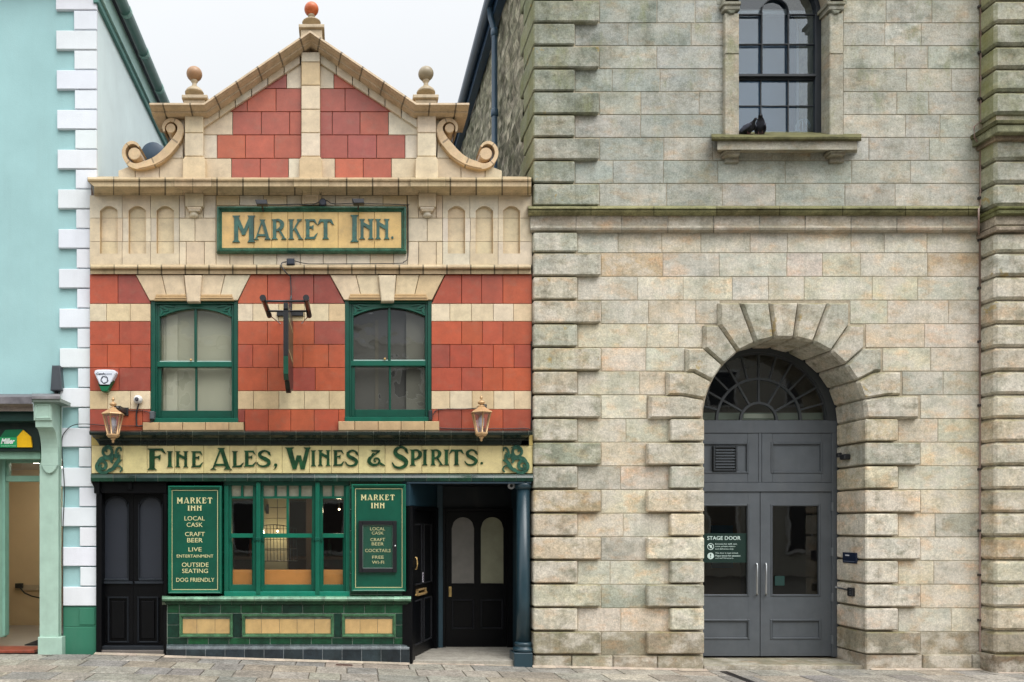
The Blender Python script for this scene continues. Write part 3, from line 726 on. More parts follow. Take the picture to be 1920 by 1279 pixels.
G['L'] = (.72, stem(.19)+[[(.25, 0), (.58, 0), (.72, .30), (.62, .24), (.5, .12), (.25, .10)]])
def Ebody(bot): 
    r = stem(.19)+[[(.25, 1), (.60, 1), (.72, .74), (.62, .80), (.52, .90), (.25, .905)], [(.28, .55), (.40, .57), (.50, .44), (.52, .72), (.42, .65), (.28, .63)]]
    if bot: r += [[(.25, 0), (.60, 0), (.76, .32), (.65, .25), (.53, .12), (.25, .10)]]
    return r
G['E'] = (.76, Ebody(True)); G['F'] = (.76, Ebody(False))
G['T'] = (.86, stem(.43, .10, .17, 0, .93)+[[(.12, 1), (.74, 1), (.86, .72), (.76, .76), (.66, .88), (.20, .88), (.10, .76), (0, .70)]])
G['N'] = (.86, stem(.17, .085, .17)+stem(.68, .085, .17)+[[(.12, .93), (.26, .84), (.50, .72), (.64, .66), (.64, .46), (.46, .54), (.26, .66), (.12, .80)]])
G['A'] = (1.0, [[(0, 0), (.28, 0), (.18, .07), (.50, .90), (.44, .97), (.11, .08)], [(.62, 0), (1.0, 0), (.90, .08), (.60, .97), (.42, .97), (.70, .09)], [(.33, 1), (.67, 1), (.60, .92), (.40, .92)], [(.22, .17), (.75, .17), (.72, .27), (.26, .27)]])
G['M'] = (1.0, stem(.17, .09, .17)+stem(.83, .10, .17)+[[(.10, .97), (.26, .97), (.55, .40), (.50, .27), (.42, .27)], [(.90, .97), (.74, .97), (.44, .36), (.50, .27), (.56, .27)]])
G['W'] = (1.0, [[(0, 1), (.34, 1), (.27, .93), (.38, .30), (.52, .66), (.46, .74), (.20, 0), (.34, 0), (.12, .93)][:0] or [(.06, .93), (.28, .93), (.46, .04), (.30, .0)], [(0, 1), (.36, 1), (.28, .92), (.07, .92)], [(.30, 0), (.44, 0), (.60, .64), (.46, .64)], [(.50, .64), (.62, .64), (.74, .0), (.60, .0)], [(.60, .02), (.76, .0), (.95, .93), (.80, .93)], [(.72, 1), (1.0, 1), (.96, .92), (.79, .92)]])
bowl = lambda cx, cy, rx, ry, w: ribbon([(cx-.05, cy+ry), (cx+rx*.5, cy+ry*.96), (cx+rx, cy+ry*.3), (cx+rx*.85, cy-ry*.45), (cx+rx*.3, cy-ry*.95), (cx-.02, cy-ry)], [w*.55, w*.7, w*1.3, w*1.2, w*.7, w*.5])
G['R'] = (.86, stem(.18)+bowl(.28, .71, .34, .25, .085)+[[(.36, .50), (.50, .50), (.78, .08), (.88, 0), (.56, 0), (.66, .08)]])
G['P'] = (.74, stem(.18)+bowl(.28, .68, .34, .28, .085))
G['K'] = (.92, stem(.18)+[[(.26, .44), (.40, .50), (.72, .93), (.60, .93)], [(.52, 1), (.86, 1), (.76, .92), (.56, .92)], [(.34, .50), (.48, .60), (.80, .09), (.92, 0), (.60, 0), (.64, .08)]])
G['S'] = (.78, ribbon([(.74, .72), (.62, .90), (.40, .97), (.18, .82), (.22, .62), (.46, .48), (.66, .32), (.62, .12), (.38, .02), (.14, .08), (.02, .28)], [.02, .05, .06, .085, .10, .12, .10, .085, .06, .05, .02])+[[(.60, .96), (.72, .90), (.78, .66), (.66, .72), (.58, .84)]])
G['.'] = (.2, [[(.1+.1*math.cos(t*math.pi/4), .1+.1*math.sin(t*math.pi/4)) for t in range(8)]])
G[','] = (.22, [[(.12+.1*math.cos(t*math.pi/4), .12+.1*math.sin(t*math.pi/4)) for t in range(8)], [(.22, .12), (.12, .04), (.0, -.2), (.17, -.06)]])
G['&'] = (1.05, [[(.22, 1), (.80, 1), (.74, .90), (.28, .90)]]+ribbon([(.72, .92), (.46, .72), (.28, .64), (.34, .78), (.5, .74)], [.06, .05, .04, .04, .02])+ribbon([(.40, .64), (.16, .48), (.10, .24), (.30, .04), (.60, .06), (.74, .26), (.66, .44), (.48, .46), (.40, .32), (.52, .24)], [.04, .10, .11, .09, .07, .06, .05, .05, .04, .05])+[[(.66, .18), (.74, .26), (1.05, .03), (1.08, -.04), (.84, 0)]])
def glyph(mb, ch, x0, y0, x1, y1, Y, th, c, jt=.0):
    w, polys = G[ch]; k = 0
    xa = min(p[0] for q in polys for p in q); xb = max(p[0] for q in polys for p in q)
    for q in polys:
        k += 1; yf = Y-th-.0006*(k % 4)
        pq = [(x0+(x1-x0)*(px_-xa)/(xb-xa), y1-(y1-y0)*py_) for px_, py_ in q]
        mb.pp(pq, yf, Y+.001, 0, jit(c, jt) if jt else c)
def caps(mb, txt, xc, y0, y1, width, Y, th, c):
    ws = [(.45 if ch == ' ' else G[ch][0]) for ch in txt]; gap = .10; tot = sum(ws)+gap*(len(ws)-1); s = width/tot; x = xc-width/2
    for ch, w in zip(txt, ws):
        if ch != ' ': glyph(mb, ch, x, y0, x+w*s, y1, Y, th, c)
        x += (w+gap)*s

# ================================================================ TEAL SHOP
shop = thing('teal_shop', 'pale turquoise rendered shop with white corner blocks and green shopfront', 'building', (-4.4, .12, 0))
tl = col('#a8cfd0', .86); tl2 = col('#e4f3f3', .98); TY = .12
w_ = MB(); TX = -3.165
zt_, zb_ = 8.62, W(0, 745, TY).z
w_.box(-16, TX, zb_, zt_, TY, .15, 0, tl); w_.box(W(117, 0, TY).x, TX, -.3, zb_, TY, .15, 0, tl)
w_.box(-16, -7.3, -.3, zb_, TY, .4, 0, tl)
w_.build('front_wall', stucco, shop)
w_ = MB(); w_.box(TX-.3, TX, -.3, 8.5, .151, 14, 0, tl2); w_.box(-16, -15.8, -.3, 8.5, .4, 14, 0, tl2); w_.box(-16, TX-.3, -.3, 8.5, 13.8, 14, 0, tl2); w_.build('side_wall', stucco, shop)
q = MB(); wc = col('#e9edf2', .9)
for k in range(-6, 16):
    y = 57+74.55*k
    lean = lambda yy: 104.5+12.5*max(0, min(1, yy/1100))
    if y < 1120: q.pb(lean(y), y, 181, min(y+35.2, 1137), TY-.045, TY, .006, jit(wc, .02))
    if y+37 < 1095: q.pb(lean(y)+34, y+37.4, 181.3, y+72.4, TY-.04, TY, .006, jit(wc, .02))
q.build('corner_blocks', stucco, shop)
q = MB(); gg = col('#3f7f66', .85)
q.pb(118, 1137.5, 181, 1175, TY-.025, TY, .004, gg); q.pb(118, 1175.5, 180.5, 1260, TY-.035, TY, .006, gg); q.pb(148, 1140, 178, 1172, TY-.035, TY, .006, gg); q.build('painted_base', stucco, shop)
q = MB(); q.tube([(-2.99, .1, 8.66), (-2.99, 14, 8.66)], .075, 12, col('#5f8f84', .85))
for i in range(14): q.lathe(0, 0, 0, [(.001, 0), (.001, .001)], 3) if False else q.tube([(-2.99, .8+i*.95, 8.66), (-2.99, .87+i*.95, 8.66)], .082, 12, col('#9cc7bb', .85))
q.build('roof_gutter', paint, shop)
q = MB(); q.box(TX-.02, TX+.075, 8.36, 8.60, .05, 14, .004, col('#b9dcd4', .85)); q.box(TX-.02, TX+.045, 8.27, 8.36, .05, 14, .004, col('#5c8f86', .85)); q.build('eaves_board', paintm, shop)
q = MB(); q.F([q.P(-16.2, -.1, 8.62), q.P(-2.93, -.1, 8.62), q.P(-9.6, 6.5, 12.0)], col('#5d6066')); q.F([q.P(-2.93, -.1, 8.62), q.P(-2.93, 14, 8.62), q.P(-9.6, 7.5, 12.0), q.P(-9.6, 6.5, 12.0)], col('#5d6066')); q.F([q.P(-16.2, -.1, 8.62), q.P(-9.6, 6.5, 12), q.P(-9.6, 7.5, 12), q.P(-16.2, 14, 8.62)], col('#5d6066')); q.build('roof', slate, shop)
# shopfront
mint = col('#b0cdbd', .85); mint2 = col('#8fb7a3', .85); dgn = col('#0f3a31', .8)
q = MB()
q.pb(74, 868, 109, 1196, .0, TY, .004, mint); q.pb(70.5, 1195, 116, 1262, -.04, TY, .008, mint)
q.build('pilaster', paintm, shop)
q = MB(); YC = -.24
q.pb(63, 754, 96.5, 788, YC, .12, .003, mint); q.frame(65.5, 757, 94.5, 785, 3.2, YC-.010, YC, mint, .004)
# curved bracket in side profile, extruded across its width
xa, xb = W(63, 0, YC).x+.012, W(96.5, 0, YC).x-.004
za, zb2 = W(0, 788, YC).z, W(0, 873, 0).z
pr = [(YC+.02, za), (YC+.03, za-.08)]
for i in range(9):
    t = i/8; pr.append((YC+.03+(.0-.025-YC-.03)*math.sin(t*math.pi/2), za-.08-(.30)*(1-math.cos(t*math.pi/2))))
pr += [(-.03, zb2), (.1, zb2), (.1, za)]
L1 = [q.P(xa, y, z) for y, z in pr]; L2 = [q.P(xb+.005, y, z) for y, z in pr]
for i in range(len(pr)-1): q.F((L1[i], L1[i+1], L2[i+1], L2[i]), mint)
q.F(L1, mint); q.F(L2[::-1], mint)
q.pp([(78, 873), (107, 873), (104, 880), (98, 886), (92, 888), (86, 886), (81, 880)], -.035, 0, .006, mint)
q.pb(58, 747, 113, 753.5, YC-.05, .12, .004, col('#8b9a90', .85))
q.build('console_bracket', paintm, shop)
q = MB()
q.ext([(-.30, 757), (-.30, 744.5), (-.26, 742.5), (.12, 739)], -560, 60, col('#6d6a6e', .9)); q.ext([(-.31, 748), (-.31, 743), (.12, 738)], 60, 113, col('#7a777a', .9)); q.ext([(-.22, 771), (-.22, 763), (-.28, 757.5), (.1, 757)], -560, 62, col('#83766a', .9))
q.build('lead_flashing', lead, shop)
q = MB(); q.pb(-560, 771, 72, 790, -.15, .14, .004, dgn); q.pb(-560, 790.5, 75, 846, -.02, .14, .003, col('#0c2a23', .8)); q.build('fascia_board', paintm, shop)
q = MB(); mg = col('#86b09a', .8)
q.pb(-560, 846.5, 76, 861, .03, .12, .004, mg); q.pb(-400, 861, 9, 1195, .28, .34, .003, mg)
q.pb(9, 861, 76, 868, .25, .32, .003, mg); q.pb(9, 892, 76, 903, .245, .32, .003, mg); q.pb(9, 868, 17, 892, .25, .32, .003, mg)
q.pb(4, 861, 9.5, 1192, .22, .34, .003, col('#7fae9b', .8))
q.build('shopfront_frame', paintm, shop)
q = MB(); q.pb(17, 868, 76, 892, .29, .294); q.build('transom_pane', glass_dn, shop)
q = MB(); be = col('#dcc29c', .85)
q.box(-5.6, -2.9, -.1, 2.9, 3.0, 3.1, 0, be); q.box(-5.7, -5.6, -.1, 2.9, .4, 3.1, 0, be); q.box(-2.95, -2.9, -.1, 2.9, .42, 3.1, 0, be); q.box(-5.6, -2.9, 2.6, 2.7, .4, 3.1, 0, col('#d9cfc0', .7))
q.box(-3.98, -3.6, -.1, 2.4, 2.5, 2.99, 0, col('#8c6d4e', .6)); q.pb(28, 1097, 76, 1107, 2.96, 2.99, 0, col('#cdb89b', .7)) 
q.build('shop_interior', wallpaint, shop)
q = MB(); q.box(-5.6, -2.9, -.05, .075, .1, 3.1, 0, col('#b5aa9c', .8)); q.build('shop_floor', wallpaint, shop)
q = MB(); q.box(-5.4, -3.9, .105, .14, -.02, .33, .004, col('#8e4432', .85)); q.build('red_step', MAT('red_tiles', rough=.4, noise=.3, ns=14, dirt=.4, spec=.5), shop)
q = MB(); q.box(-4.35, -3.9, .076, .088, .8, 1.9, .002, col('#1d1d1f')); q.build('door_mat', mortar, shop)
for i, (xx, yy, ww) in enumerate(((-4.35, 1.4, .25), (-4.25, 1.0, .6), (-4.3, 2.3, .5))):
    q = MB(); q.box(xx-ww/2, xx+ww/2, 2.585, 2.598, yy-.05, yy+.05, 0); q.build('ceiling_light', lamp_glow, shop)
q = MB(); q.pb(28, 1094, 41, 1103, 2.9, 2.96, .004, col('#222')if False else (.02, .02, .02)); q.tube([W(36, 1100, 2.9), W(46, 1112, 2.85), W(60, 1118, 2.8), W(78, 1122, 2.8)], .012, 6, (.02, .02, .02)); q.build('wall_socket', metalk, shop)
# shop sign (house mark)
ss = thing('shop_sign', 'green and yellow house shaped sign on the dark fascia of the turquoise shop', 'sign', W(30, 840, -.04))
q = MB()
q.pp([(0, 820), (31.5, 820), (31.5, 839), (0, 839)], -.045, -.02, 0, col('#1fa060')); q.pp([(0, 820), (10, 806), (43, 805), (31.5, 820)], -.046, -.02, 0, col('#0d6b45')); q.pp([(-60, 839), (0, 839), (0, 820), (-30, 820)], -.045, -.02, 0, col('#1fa060'))
q.build('green_panel', paint, ss)
q = MB(); q.pp([(32, 838.7), (60, 838.7), (57.5, 819), (43.5, 806), (32, 819)], -.047, -.02, 0, col('#eebb13')); q.build('yellow_house', paint, ss)
join_mb([text_mesh('Miller', (2, 822, 28, 832.5), -.047, letter, None, col('#eef2ee'), shear=.3, bold=.03), text_mesh('COUNTRYWIDE', (2, 835, 30, 837.5), -.047, letter, None, col('#9fd8b8'))]).build('lettering', letter, ss)
# grey junction box
jb = thing('junction_box', 'dark grey tapered box on the turquoise wall above the console bracket', 'junction box', W(105, 733, TY))
q = MB(); q.pp([(97, 685), (112, 685), (116, 732), (94, 732)], TY-.10, TY, .01, col('#4d5258', .8)); q.pb(102, 732, 106, 740, TY-.05, TY, .002, col('#2a2c2e')); q.build('box_cover', metalk, jb)

# ================================================================ THE INN
inn_b = thing('tiled_inn', 'small red and cream terracotta tiled pub with a ball topped gable', 'building', (-.45, .1, 0))
PW = 168; PE = 997.5
w_ = MB()
# backing mass with window and door openings
bk = (.17, .11, .085)
X = lambda px, Y=0: W(px, 0, Y).x
Z = lambda py, Y=0: W(0, py, Y).z
Xl, Xr = -3.15, 2.30
def mass(px0, py0, px1, py1, Yf=.06, Yb=.30):
    x0 = max(Xl, X(px0)); x1 = min(Xr, X(px1)); w_.box(x0, x1, Z(py1), Z(py0), Yf, Yb, 0, bk)
mass(168, 340, 998, 562); mass(168, 562, 284, 792); mass(446, 562, 648, 792); mass(809, 562, 998, 792); mass(168, 792, 998, 905)
w_.box(X(168), Xl, Z(905), Z(340), .06, .094, 0, bk)
mass(313, 905, 420, 1262); mass(656, 905, 763, 1262); mass(420, 1119, 656, 1262)
w_.build('backing_wall', mortar, inn_b)
# upper storey tiles
t = MB()
def tiles(y0, y1, xs, kind, Yf=0.0):
    for a, b in zip(xs, xs[1:]):
        c = cream() if kind == 'c' else red()
        if isinstance(kind, (list, tuple)): c = kind[0]
        t.pb(a+.34, y0+.34, b-.34, y1-.34, Yf+rnd.uniform(0, .003), Yf+.062, .0035, c)
rowsY = [('r', 569.5, 602.5)]
def tri(y0, y1, sets, kind):
    for s_ in sets: tiles(y0, y1, s_, kind)
tri(569.5, 602.5, ([168, 199.5, 244, 282], [446, 474, 522.5, 570.5, 616.5, 647], [809, 843.5, 884, 925, 963, PE]), 'c')
tri(602.5, 646, ([168, 223.5, 282], [446, 501.5, 545, 589, 647], [809, 865.5, 904.5, 943, PE]), 'r')
tri(646, 689.5, ([168, 201, 245, 282], [446, 474, 522, 568, 616, 647], [809, 843.5, 884.5, 925, 964, PE]), 'r')
tri(689.5, 733, ([168, 223, 282], [446, 501.5, 545, 591, 647], [809, 865.5, 904.5, 943, PE]), 'r')
tri(733, 767.5, ([168, 202, 244.5, 282], [446, 475, 523, 570.5, 617, 647], [809, 843.5, 885, 926, 964, PE]), 'c')
tri(767.5, 807.5, ([168, 223, 267], [459, 503, 545, 589, 635], [822, 865.5, 905, 943, PE]), 'r')
tri(767.5, 791.5, ([267, 282], [446, 459], [635, 647], [809, 822]), 'r')
# top red row with the slanted ends against the flat arches
def poly_t(p, c): 
    cx_ = sum(a for a, _ in p)/len(p); cy_ = sum(b for _, b in p)/len(p)
    t.pp([(a+(.5 if a < cx_ else -.5), b+(.45 if b < cy_ else -.45)) for a, b in p], rnd.uniform(0, .003), .062, .004, c)
tiles(514, 569.5, [168, 221], 'r'); poly_t([(221, 514), (254, 514), (282, 566), (282, 569.5), (221, 569.5)], red())
poly_t([(470, 514), (501.5, 514), (501.5, 569.5), (446, 569.5), (446, 566)], red()); tiles(514, 569.5, [501.5, 545, 588], 'r'); poly_t([(588, 514), (618, 514), (645, 566), (647, 569.5), (588, 569.5)], red())
poly_t([(835, 514), (865.5, 514), (865.5, 569.5), (809, 569.5), (811, 566)], red()); tiles(514, 569.5, [865.5, 903, 943, PE], 'r')
# flat arches
def fpoly(p, Yf, c, ch=.005):
    cx_ = sum(a for a, _ in p)/len(p)
    t.pp([(a+(.5 if a < cx_ else -.5), b) for a, b in p], Yf, .03, ch, c)
for dx, dy in ((0, 0), (364.3, -1)):
    A = [(254, 470), (280, 446)]
    fpoly([(254+dx, 515), (303+dx, 515), (314+dx, 563+dy), (280+dx, 563+dy)], -.012, cream()); fpoly([(303+dx, 515), (345+dx, 515), (350+dx, 563+dy), (314+dx, 563+dy)], -.012, cream())
    fpoly([(379+dx, 515), (422+dx, 515), (411+dx, 563+dy), (375+dx, 563+dy)], -.012, cream()); fpoly([(422+dx, 515), (470+dx, 515), (446+dx, 563+dy), (411+dx, 563+dy)], -.012, cream())
    fpoly([(344.5+dx, 516), (379+dx, 516), (375+dx, 566+dy), (350+dx, 566+dy)], -.06, cream(), .01)
    for a, b in ((289, 350), (375, 438)):
        for k, (yy, Yf) in enumerate(((552, -.028), (556, -.04), (560, -.03))):
            t.pb(a+dx+(2-k)*1.5*(a < 300), yy+dy, b+dx-(2-k)*1.5*(b > 400), yy+3.6+dy, Yf, 0, .003, col('#cfae7f', .84))
# sills
for x0, dy in ((267, 0), (634, -2)):
    xs_ = [x0, x0+31, x0+75, x0+118, x0+162, x0+190]
    for a, b in zip(xs_, xs_[1:]): t.pb(a+.4, 792+dy, b-.4, 807, -.055, .1, .006, jit(col('#cdae84', .84), .06))
t.build('terracotta_tiles', faience, inn_b)
# frieze
t = MB()
def nrow(y0, y1, xs, Yf=0):
    for a, b in zip(xs, xs[1:]): t.pb(a+.42, y0+.42, b-.42, y1-.42, Yf+rnd.uniform(0, .002), Yf+.062, .004, pale() if rnd.random() < .6 else cream())
NL = [(187.5, 220.5), (241, 273.5), (293.5, 326)]; NR = [(840, 872), (892, 924.5), (943.5, 975)]
def niche_rows(xs0, niches):
    # three courses with arched niches let into them
    a, b, c_, d = 366, 409, 453, 497.5
    edges = xs0
    for (n0, n1), (e0, e1, f0, f1) in zip(niches, edges):
        cc_ = pale(); m = (n0+n1)/2; top = 389; r_ = (n1-n0)/2
        # top course: left cheek, right cheek, arched head
        t.pb(e0+.4, a+.4, n0, b-.4, .001, .03, 0, cc_); t.pb(n1, a+.4, e1-.4, b-.4, .001, .03, 0, cc_)
        k = 8
        for i in range(k):
            x0 = n0+(n1-n0)*i/k; x1 = n0+(n1-n0)*(i+1)/k
            f = lambda x: top-0+9*((x-m)/r_)**2-3
            t.pp([(x0, a+.4), (x1, a+.4), (x1, f(x1)), (x0, f(x0))], .001, .05, 0, cc_)
        cc_ = pale()
        t.pb(f0+.4, b+.4, n0, c_-.4, .001, .03, .0, jit(cc_, .03)); t.pb(n1, b+.4, f1-.4, c_-.4, .001, .03, .0, jit(cc_, .03))
        cc_ = pale()
        t.pb(e0+.4, c_+.4, n0, d-.4, .001, .03, 0, cc_); t.pb(n1, c_+.4, e1-.4, d-.4, .001, .03, 0, cc_); t.pb(n0, 475.5, n1, d-.4, .001, .03, 0, cc_)
        for y0, y1 in ((380, 409), (409, 453), (453, 476)):
            cN = jit(col('#e2cda8', .88), .04); t.pb(n0-1.5, y0+.4, n1+1.5, y1-.4, .048, .075, 0, cN)
        for xx in (n0, n1): t.box(X(xx)-.004, X(xx)+.004, Z(475.5), Z(392), .003, .06, 0, col('#c9a878', .84))
niche_rows([(168, 229, 168, 230), (229, 282, 230, 283), (282, 336, 283, 336)], NL)
niche_rows([(830, 881, 830, 882), (881, 934, 882, 934), (934, PE, 934, PE)], NR)
nrow(366, 409, [336, 347]); nrow(388, 409, [347, 381]); nrow(366, 409, [381, 405]); nrow(409, 453, [336, 365.5, 405]); nrow(453, 497.5, [336, 349, 383, 405])
nrow(366, 409, [764, 785]); nrow(388, 409, [785, 818]); nrow(366, 409, [818, 830]); nrow(409, 453, [764, 801, 830]); nrow(453, 497.5, [764, 785, 818, 830])
nrow(366, 385.6, [405, 449, 494, 538, 566, 603, 629, 674, 718, 763]); nrow(473.4, 497.5, [405, 431, 475, 519, 563, 606, 650, 694, 738, 764])
t.pb(405, 386, 763, 473, .006, .03, 0, cream())
# brackets under the cornice
for x0, x1 in ((347, 381), (785, 818)):
    m = (x0+x1)/2
    t.pb(x0, 362, x1, 387.6, -.07, .0, .005, pale()); t.pb(m-13, 388, m+13, 391.5, -.085, .0, .003, pale()); t.pb(m-11, 391.8, m+11, 395, -.075, .0, .003, pale())
    p = W(m, 400, -.02); t.lathe(p.x, -.005, p.z-.035, [(.012, -.02), (.04, -.01), (.062, .012), (.045, .03), (.055, .05), (.068, .065)], 14, pale())
t.pb(566, 358, 603, 384, -.03, 0, .005, pale()); t.frame(571, 365, 597, 381, 2.5, -.045, -.03, pale())
t.build('frieze_tiles', faience, inn_b)
# cornices and string mouldings
t = MB(); cc0 = col('#d6be97', .86); cc1 = col('#cdb594', .86)
top = [(.0, 366.5), (-.035, 365.5), (-.04, 362.5), (-.055, 361.5), (-.09, 357.5), (-.15, 353), (-.20, 350.5), (-.22, 349.5), (-.225, 339.5), (-.245, 338.5), (-.25, 335.5), (.2, 331)]
t.extj([p[:2]+((12 if p[1] > 349 else 0)-(4 if p[1] < 339.2 else 0)*0, -(10 if p[1] > 349 else 0)*0) for p in top], 164, 996.5, 48.6, cc0, .42, 1.0, .07)
for a, b in ((326, 397), (550, 616.5), (769, 836)):
    br = [(p[0]-.05 if p[0] < -.1 else p[0]-.02*(p[0] < -.01), p[1]-.2) for p in top]
    t.extj([q_ if q_[1] < 352 else (q_[0], q_[1], 17, -17) for q_ in br], a, b, (b-a)/2+.01, cc0, .42, 1.0, .05)
lowm = [(0, 514), (-.035, 513.6), (-.04, 507), (-.025, 505.5), (-.06, 505), (-.085, 502.5), (-.09, 500), (-.08, 498), (-.05, 496.8), (.02, 496)]
t.extj(lowm, 169, 996, 44.6, cc0, .45, 1.0, .07)
t.build('cornice_mouldings', faience_st, inn_b)

# ---- gable
t = MB()
def clip(poly, a, b):
    """keep the side of line a->b where cross>=0 (pixel space)"""
    out = []
    f = lambda p: (b[0]-a[0])*(p[1]-a[1])-(b[1]-a[1])*(p[0]-a[0])
    for i in range(len(poly)):
        p, q_ = poly[i], poly[(i+1) % len(poly)]; fp, fq = f(p), f(q_)
        if fp >= 0: out.append(p)
        if (fp >= 0) != (fq >= 0):
            s_ = fp/(fp-fq); out.append((p[0]+(q_[0]-p[0])*s_, p[1]+(q_[1]-p[1])*s_))
    return out
def gtile(x0, y0, x1, y1, c):
    p = [(x0+.45, y0+.45), (x1-.45, y0+.45), (x1-.45, y1-.45), (x0+.45, y1-.45)]
    p = clip(p, (600, 118), (783, 240)); 
    if len(p) >= 3: p = clip(p, (382, 240), (563, 119.3))
    if len(p) >= 3: 
        ar_ = abs(sum(p[i][0]*p[(i+1) % len(p)][1]-p[(i+1) % len(p)][0]*p[i][1] for i in range(len(p))))/2
        if ar_ > 12: t.pp(p, rnd.uniform(0, .003), .03, .004 if ar_ > 80 else 0, c)
mauve = lambda: jit(col(rnd.choice(['#ad5848', '#b25d4a', '#b75f48', '#a6554a', '#bd6149', '#c26648']), .84), .06)
for y0, y1, L_ in ((100, 122, [('c', 537, 565), ('c', 600, 626)]), (122, 166, [('r', 480, 537.5), ('c', 537.5, 565), ('c', 600, 626), ('r', 626, 690)]),
                   (166, 209.5, [('r', 420, 463.5), ('r', 463.5, 517.5), ('r', 517.5, 565), ('r', 600, 647), ('r', 647, 740)]),
                   (209.5, 253, [('c', 382, 436), ('r', 436, 490), ('r', 490, 543), ('r', 543, 565), ('r', 600, 623), ('r', 623, 675), ('r', 675, 728.5), ('c', 728.5, 783)]),
                   (253, 297, [('c', 382, 407), ('r', 407, 460), ('r', 460, 514), ('r', 514, 565), ('r', 600, 652), ('r', 652, 706), ('r', 706, 759.5), ('c', 759.5, 783)]),
                   (297, 336, [('c', 382, 434), ('r', 434, 488), ('r', 488, 541), ('c', 541, 565), ('c', 600, 628), ('r', 628, 681), ('r', 681, 734), ('c', 734, 783)])):
    for k_, a, b in L_: gtile(a, y0, b, y1, mauve() if k_ == 'r' else pale())
# raking frieze band
for sg in (0, 1):
    for i in range(6):
        t0, t1 = i/6+.004, (i+1)/6-.004
        A = lambda s_: (600+(783-600)*s_, 95+(224-95)*s_); B = lambda s_: (600+(783-600)*s_, 118+(240-118)*s_)
        p = [A(t0), A(t1), B(t1), B(t0)]
        if sg: p = [(1163-x, y) for x, y in p]
        t.pp(p, -.035, .03, .004, pale())
# pilasters
for x0, x1, ys_ in ((565, 600, [97, 116, 160, 205, 249, 293]), (346.5, 381, [214, 249, 293]), (783, 817.5, [214, 249, 293])):
    for a, b in zip(ys_, ys_[1:]): t.pb(x0, a+.4, x1, b-.4, -.075, .03, .006, cream() if rnd.random() < .6 else pale())
    t.pp([(x0-4, 299), (x0, 293.5), (x1, 293.5), (x1+4, 299), (x1+4, 336), (x0-4, 336)], -.10, .03, .006, cream())
# backing slab of the gable
t.pp([(346, 336), (346, 205), (382, 205), (582, 70), (782, 205), (817, 205), (817, 336)], .03, .34, 0, (.12, .10, .08), None, True)
# blocks under the volutes
for sg in (0, 1):
    for p in ([(222, 336), (222, 320), (240, 313), (253, 317), (253, 336)], [(254, 336), (254, 317), (275, 318), (298, 309), (298, 336)], [(299, 336), (299, 308), (320, 297), (343, 297), (343, 336)], [(320, 296.3), (338, 272), (342, 250), (343, 296.3)], [(338, 252), (338, 216), (346, 216), (346, 252)], [(342.5, 253), (346, 253), (346, 296)]):
        if sg: p = [(1163-x, y) for x, y in p]
        t.pp(p, .015, .30, .004, pale(), None, True)
t.build('gable_tiles', faience, inn_b)
t = MB(); Yc = -.24
pth = [(280, 193), (382, 193), (581.5, 57), (781, 193), (880, 193)]
pw_ = [(W(x, y, Yc).x, W(x, y, Yc).z) for x, y in pth]
prof = [(.0, .34), (.0, Yc), (-.024, Yc-.004), (-.030, Yc+.025), (-.036, Yc+.03), (-.040, Yc+.06), (-.050, Yc+.085), (-.050, Yc+.10), (-.066, Yc+.105), (-.070, Yc+.13), (-.078, Yc+.165), (-.078, .34)]
t.sweep(pw_, prof, False, cc1)
# joint stains and caps on the coping
for (a, b, n_) in ((pw_[0], pw_[1], 2), (pw_[1], pw_[2], 5), (pw_[2], pw_[3], 5), (pw_[3], pw_[4], 2)):
    a = Vector(a); b = Vector(b); d = (b-a).normalized(); nn = Vector((-d.y, d.x))
    for i in range(n_):
        m = a+(b-a)*((i+.5)/n_); t.sweep([tuple(m-d*.010), tuple(m+d*.010)], [(d_+.0015 if i_ == 0 else d_+(.0), Y_-.0025) for i_, (d_, Y_) in enumerate(prof)], False, tuple(q_*.33 for q_ in cc1))
t.build('gable_coping', faience_st, inn_b)
# volutes
VP = [(308, 247, 1.6), (306.5, 238, 2.4), (311, 229, 3), (320, 224.5, 3.4), (330, 227, 4.2), (337, 235, 5), (338, 247, 6.4), (332, 261, 8.2), (322, 274, 8.8), (311, 286.5, 8.8), (299, 297, 8.5), (286, 304, 7.6), (272, 308.5, 7), (258, 311.5, 5.4), (245.5, 308.5, 4.2), (236.5, 300, 3.6), (232, 290, 3.3), (232.5, 280, 3.2), (237.5, 271.5, 3), (246, 267, 2.8), (255, 269, 2.4), (261, 275, 1.8)]
for sg in (0, 1):
    v_ = MB(); f = (lambda x: 1163-x) if sg else (lambda x: x)
    cV = col('#d8bb92', .86)
    for k, q_ in enumerate(ribbon([(a, b) for a, b, _ in VP], [w for _, _, w in VP])):
        v_.pp([(f(a), b) for a, b in q_], -.05, .30, 0, jit(cV, .02) if k % 18 else tuple(z_*.45 for z_ in cV), None, True)
    for k, q_ in enumerate(ribbon([(a+(w*.55 if b < 290 else w*.3), b+(w*.4 if b > 255 else 0)) for a, b, w in VP[6:14]], [1.2]*8)): v_.pp([(f(a), b) for a, b in q_], -.062, -.05, 0, cV)
    for cx_, cy_, r_ in ((319.8, 240, 9.0), (251.8, 288, 11.6)):
        v_.pp([(f(cx_)+r_*math.cos(i*math.pi/12), cy_+r_*math.sin(i*math.pi/12)) for i in range(24)], -.04, .30, .006, jit(cV, .03), None, True)
    v_.build('volute', faience, inn_b)
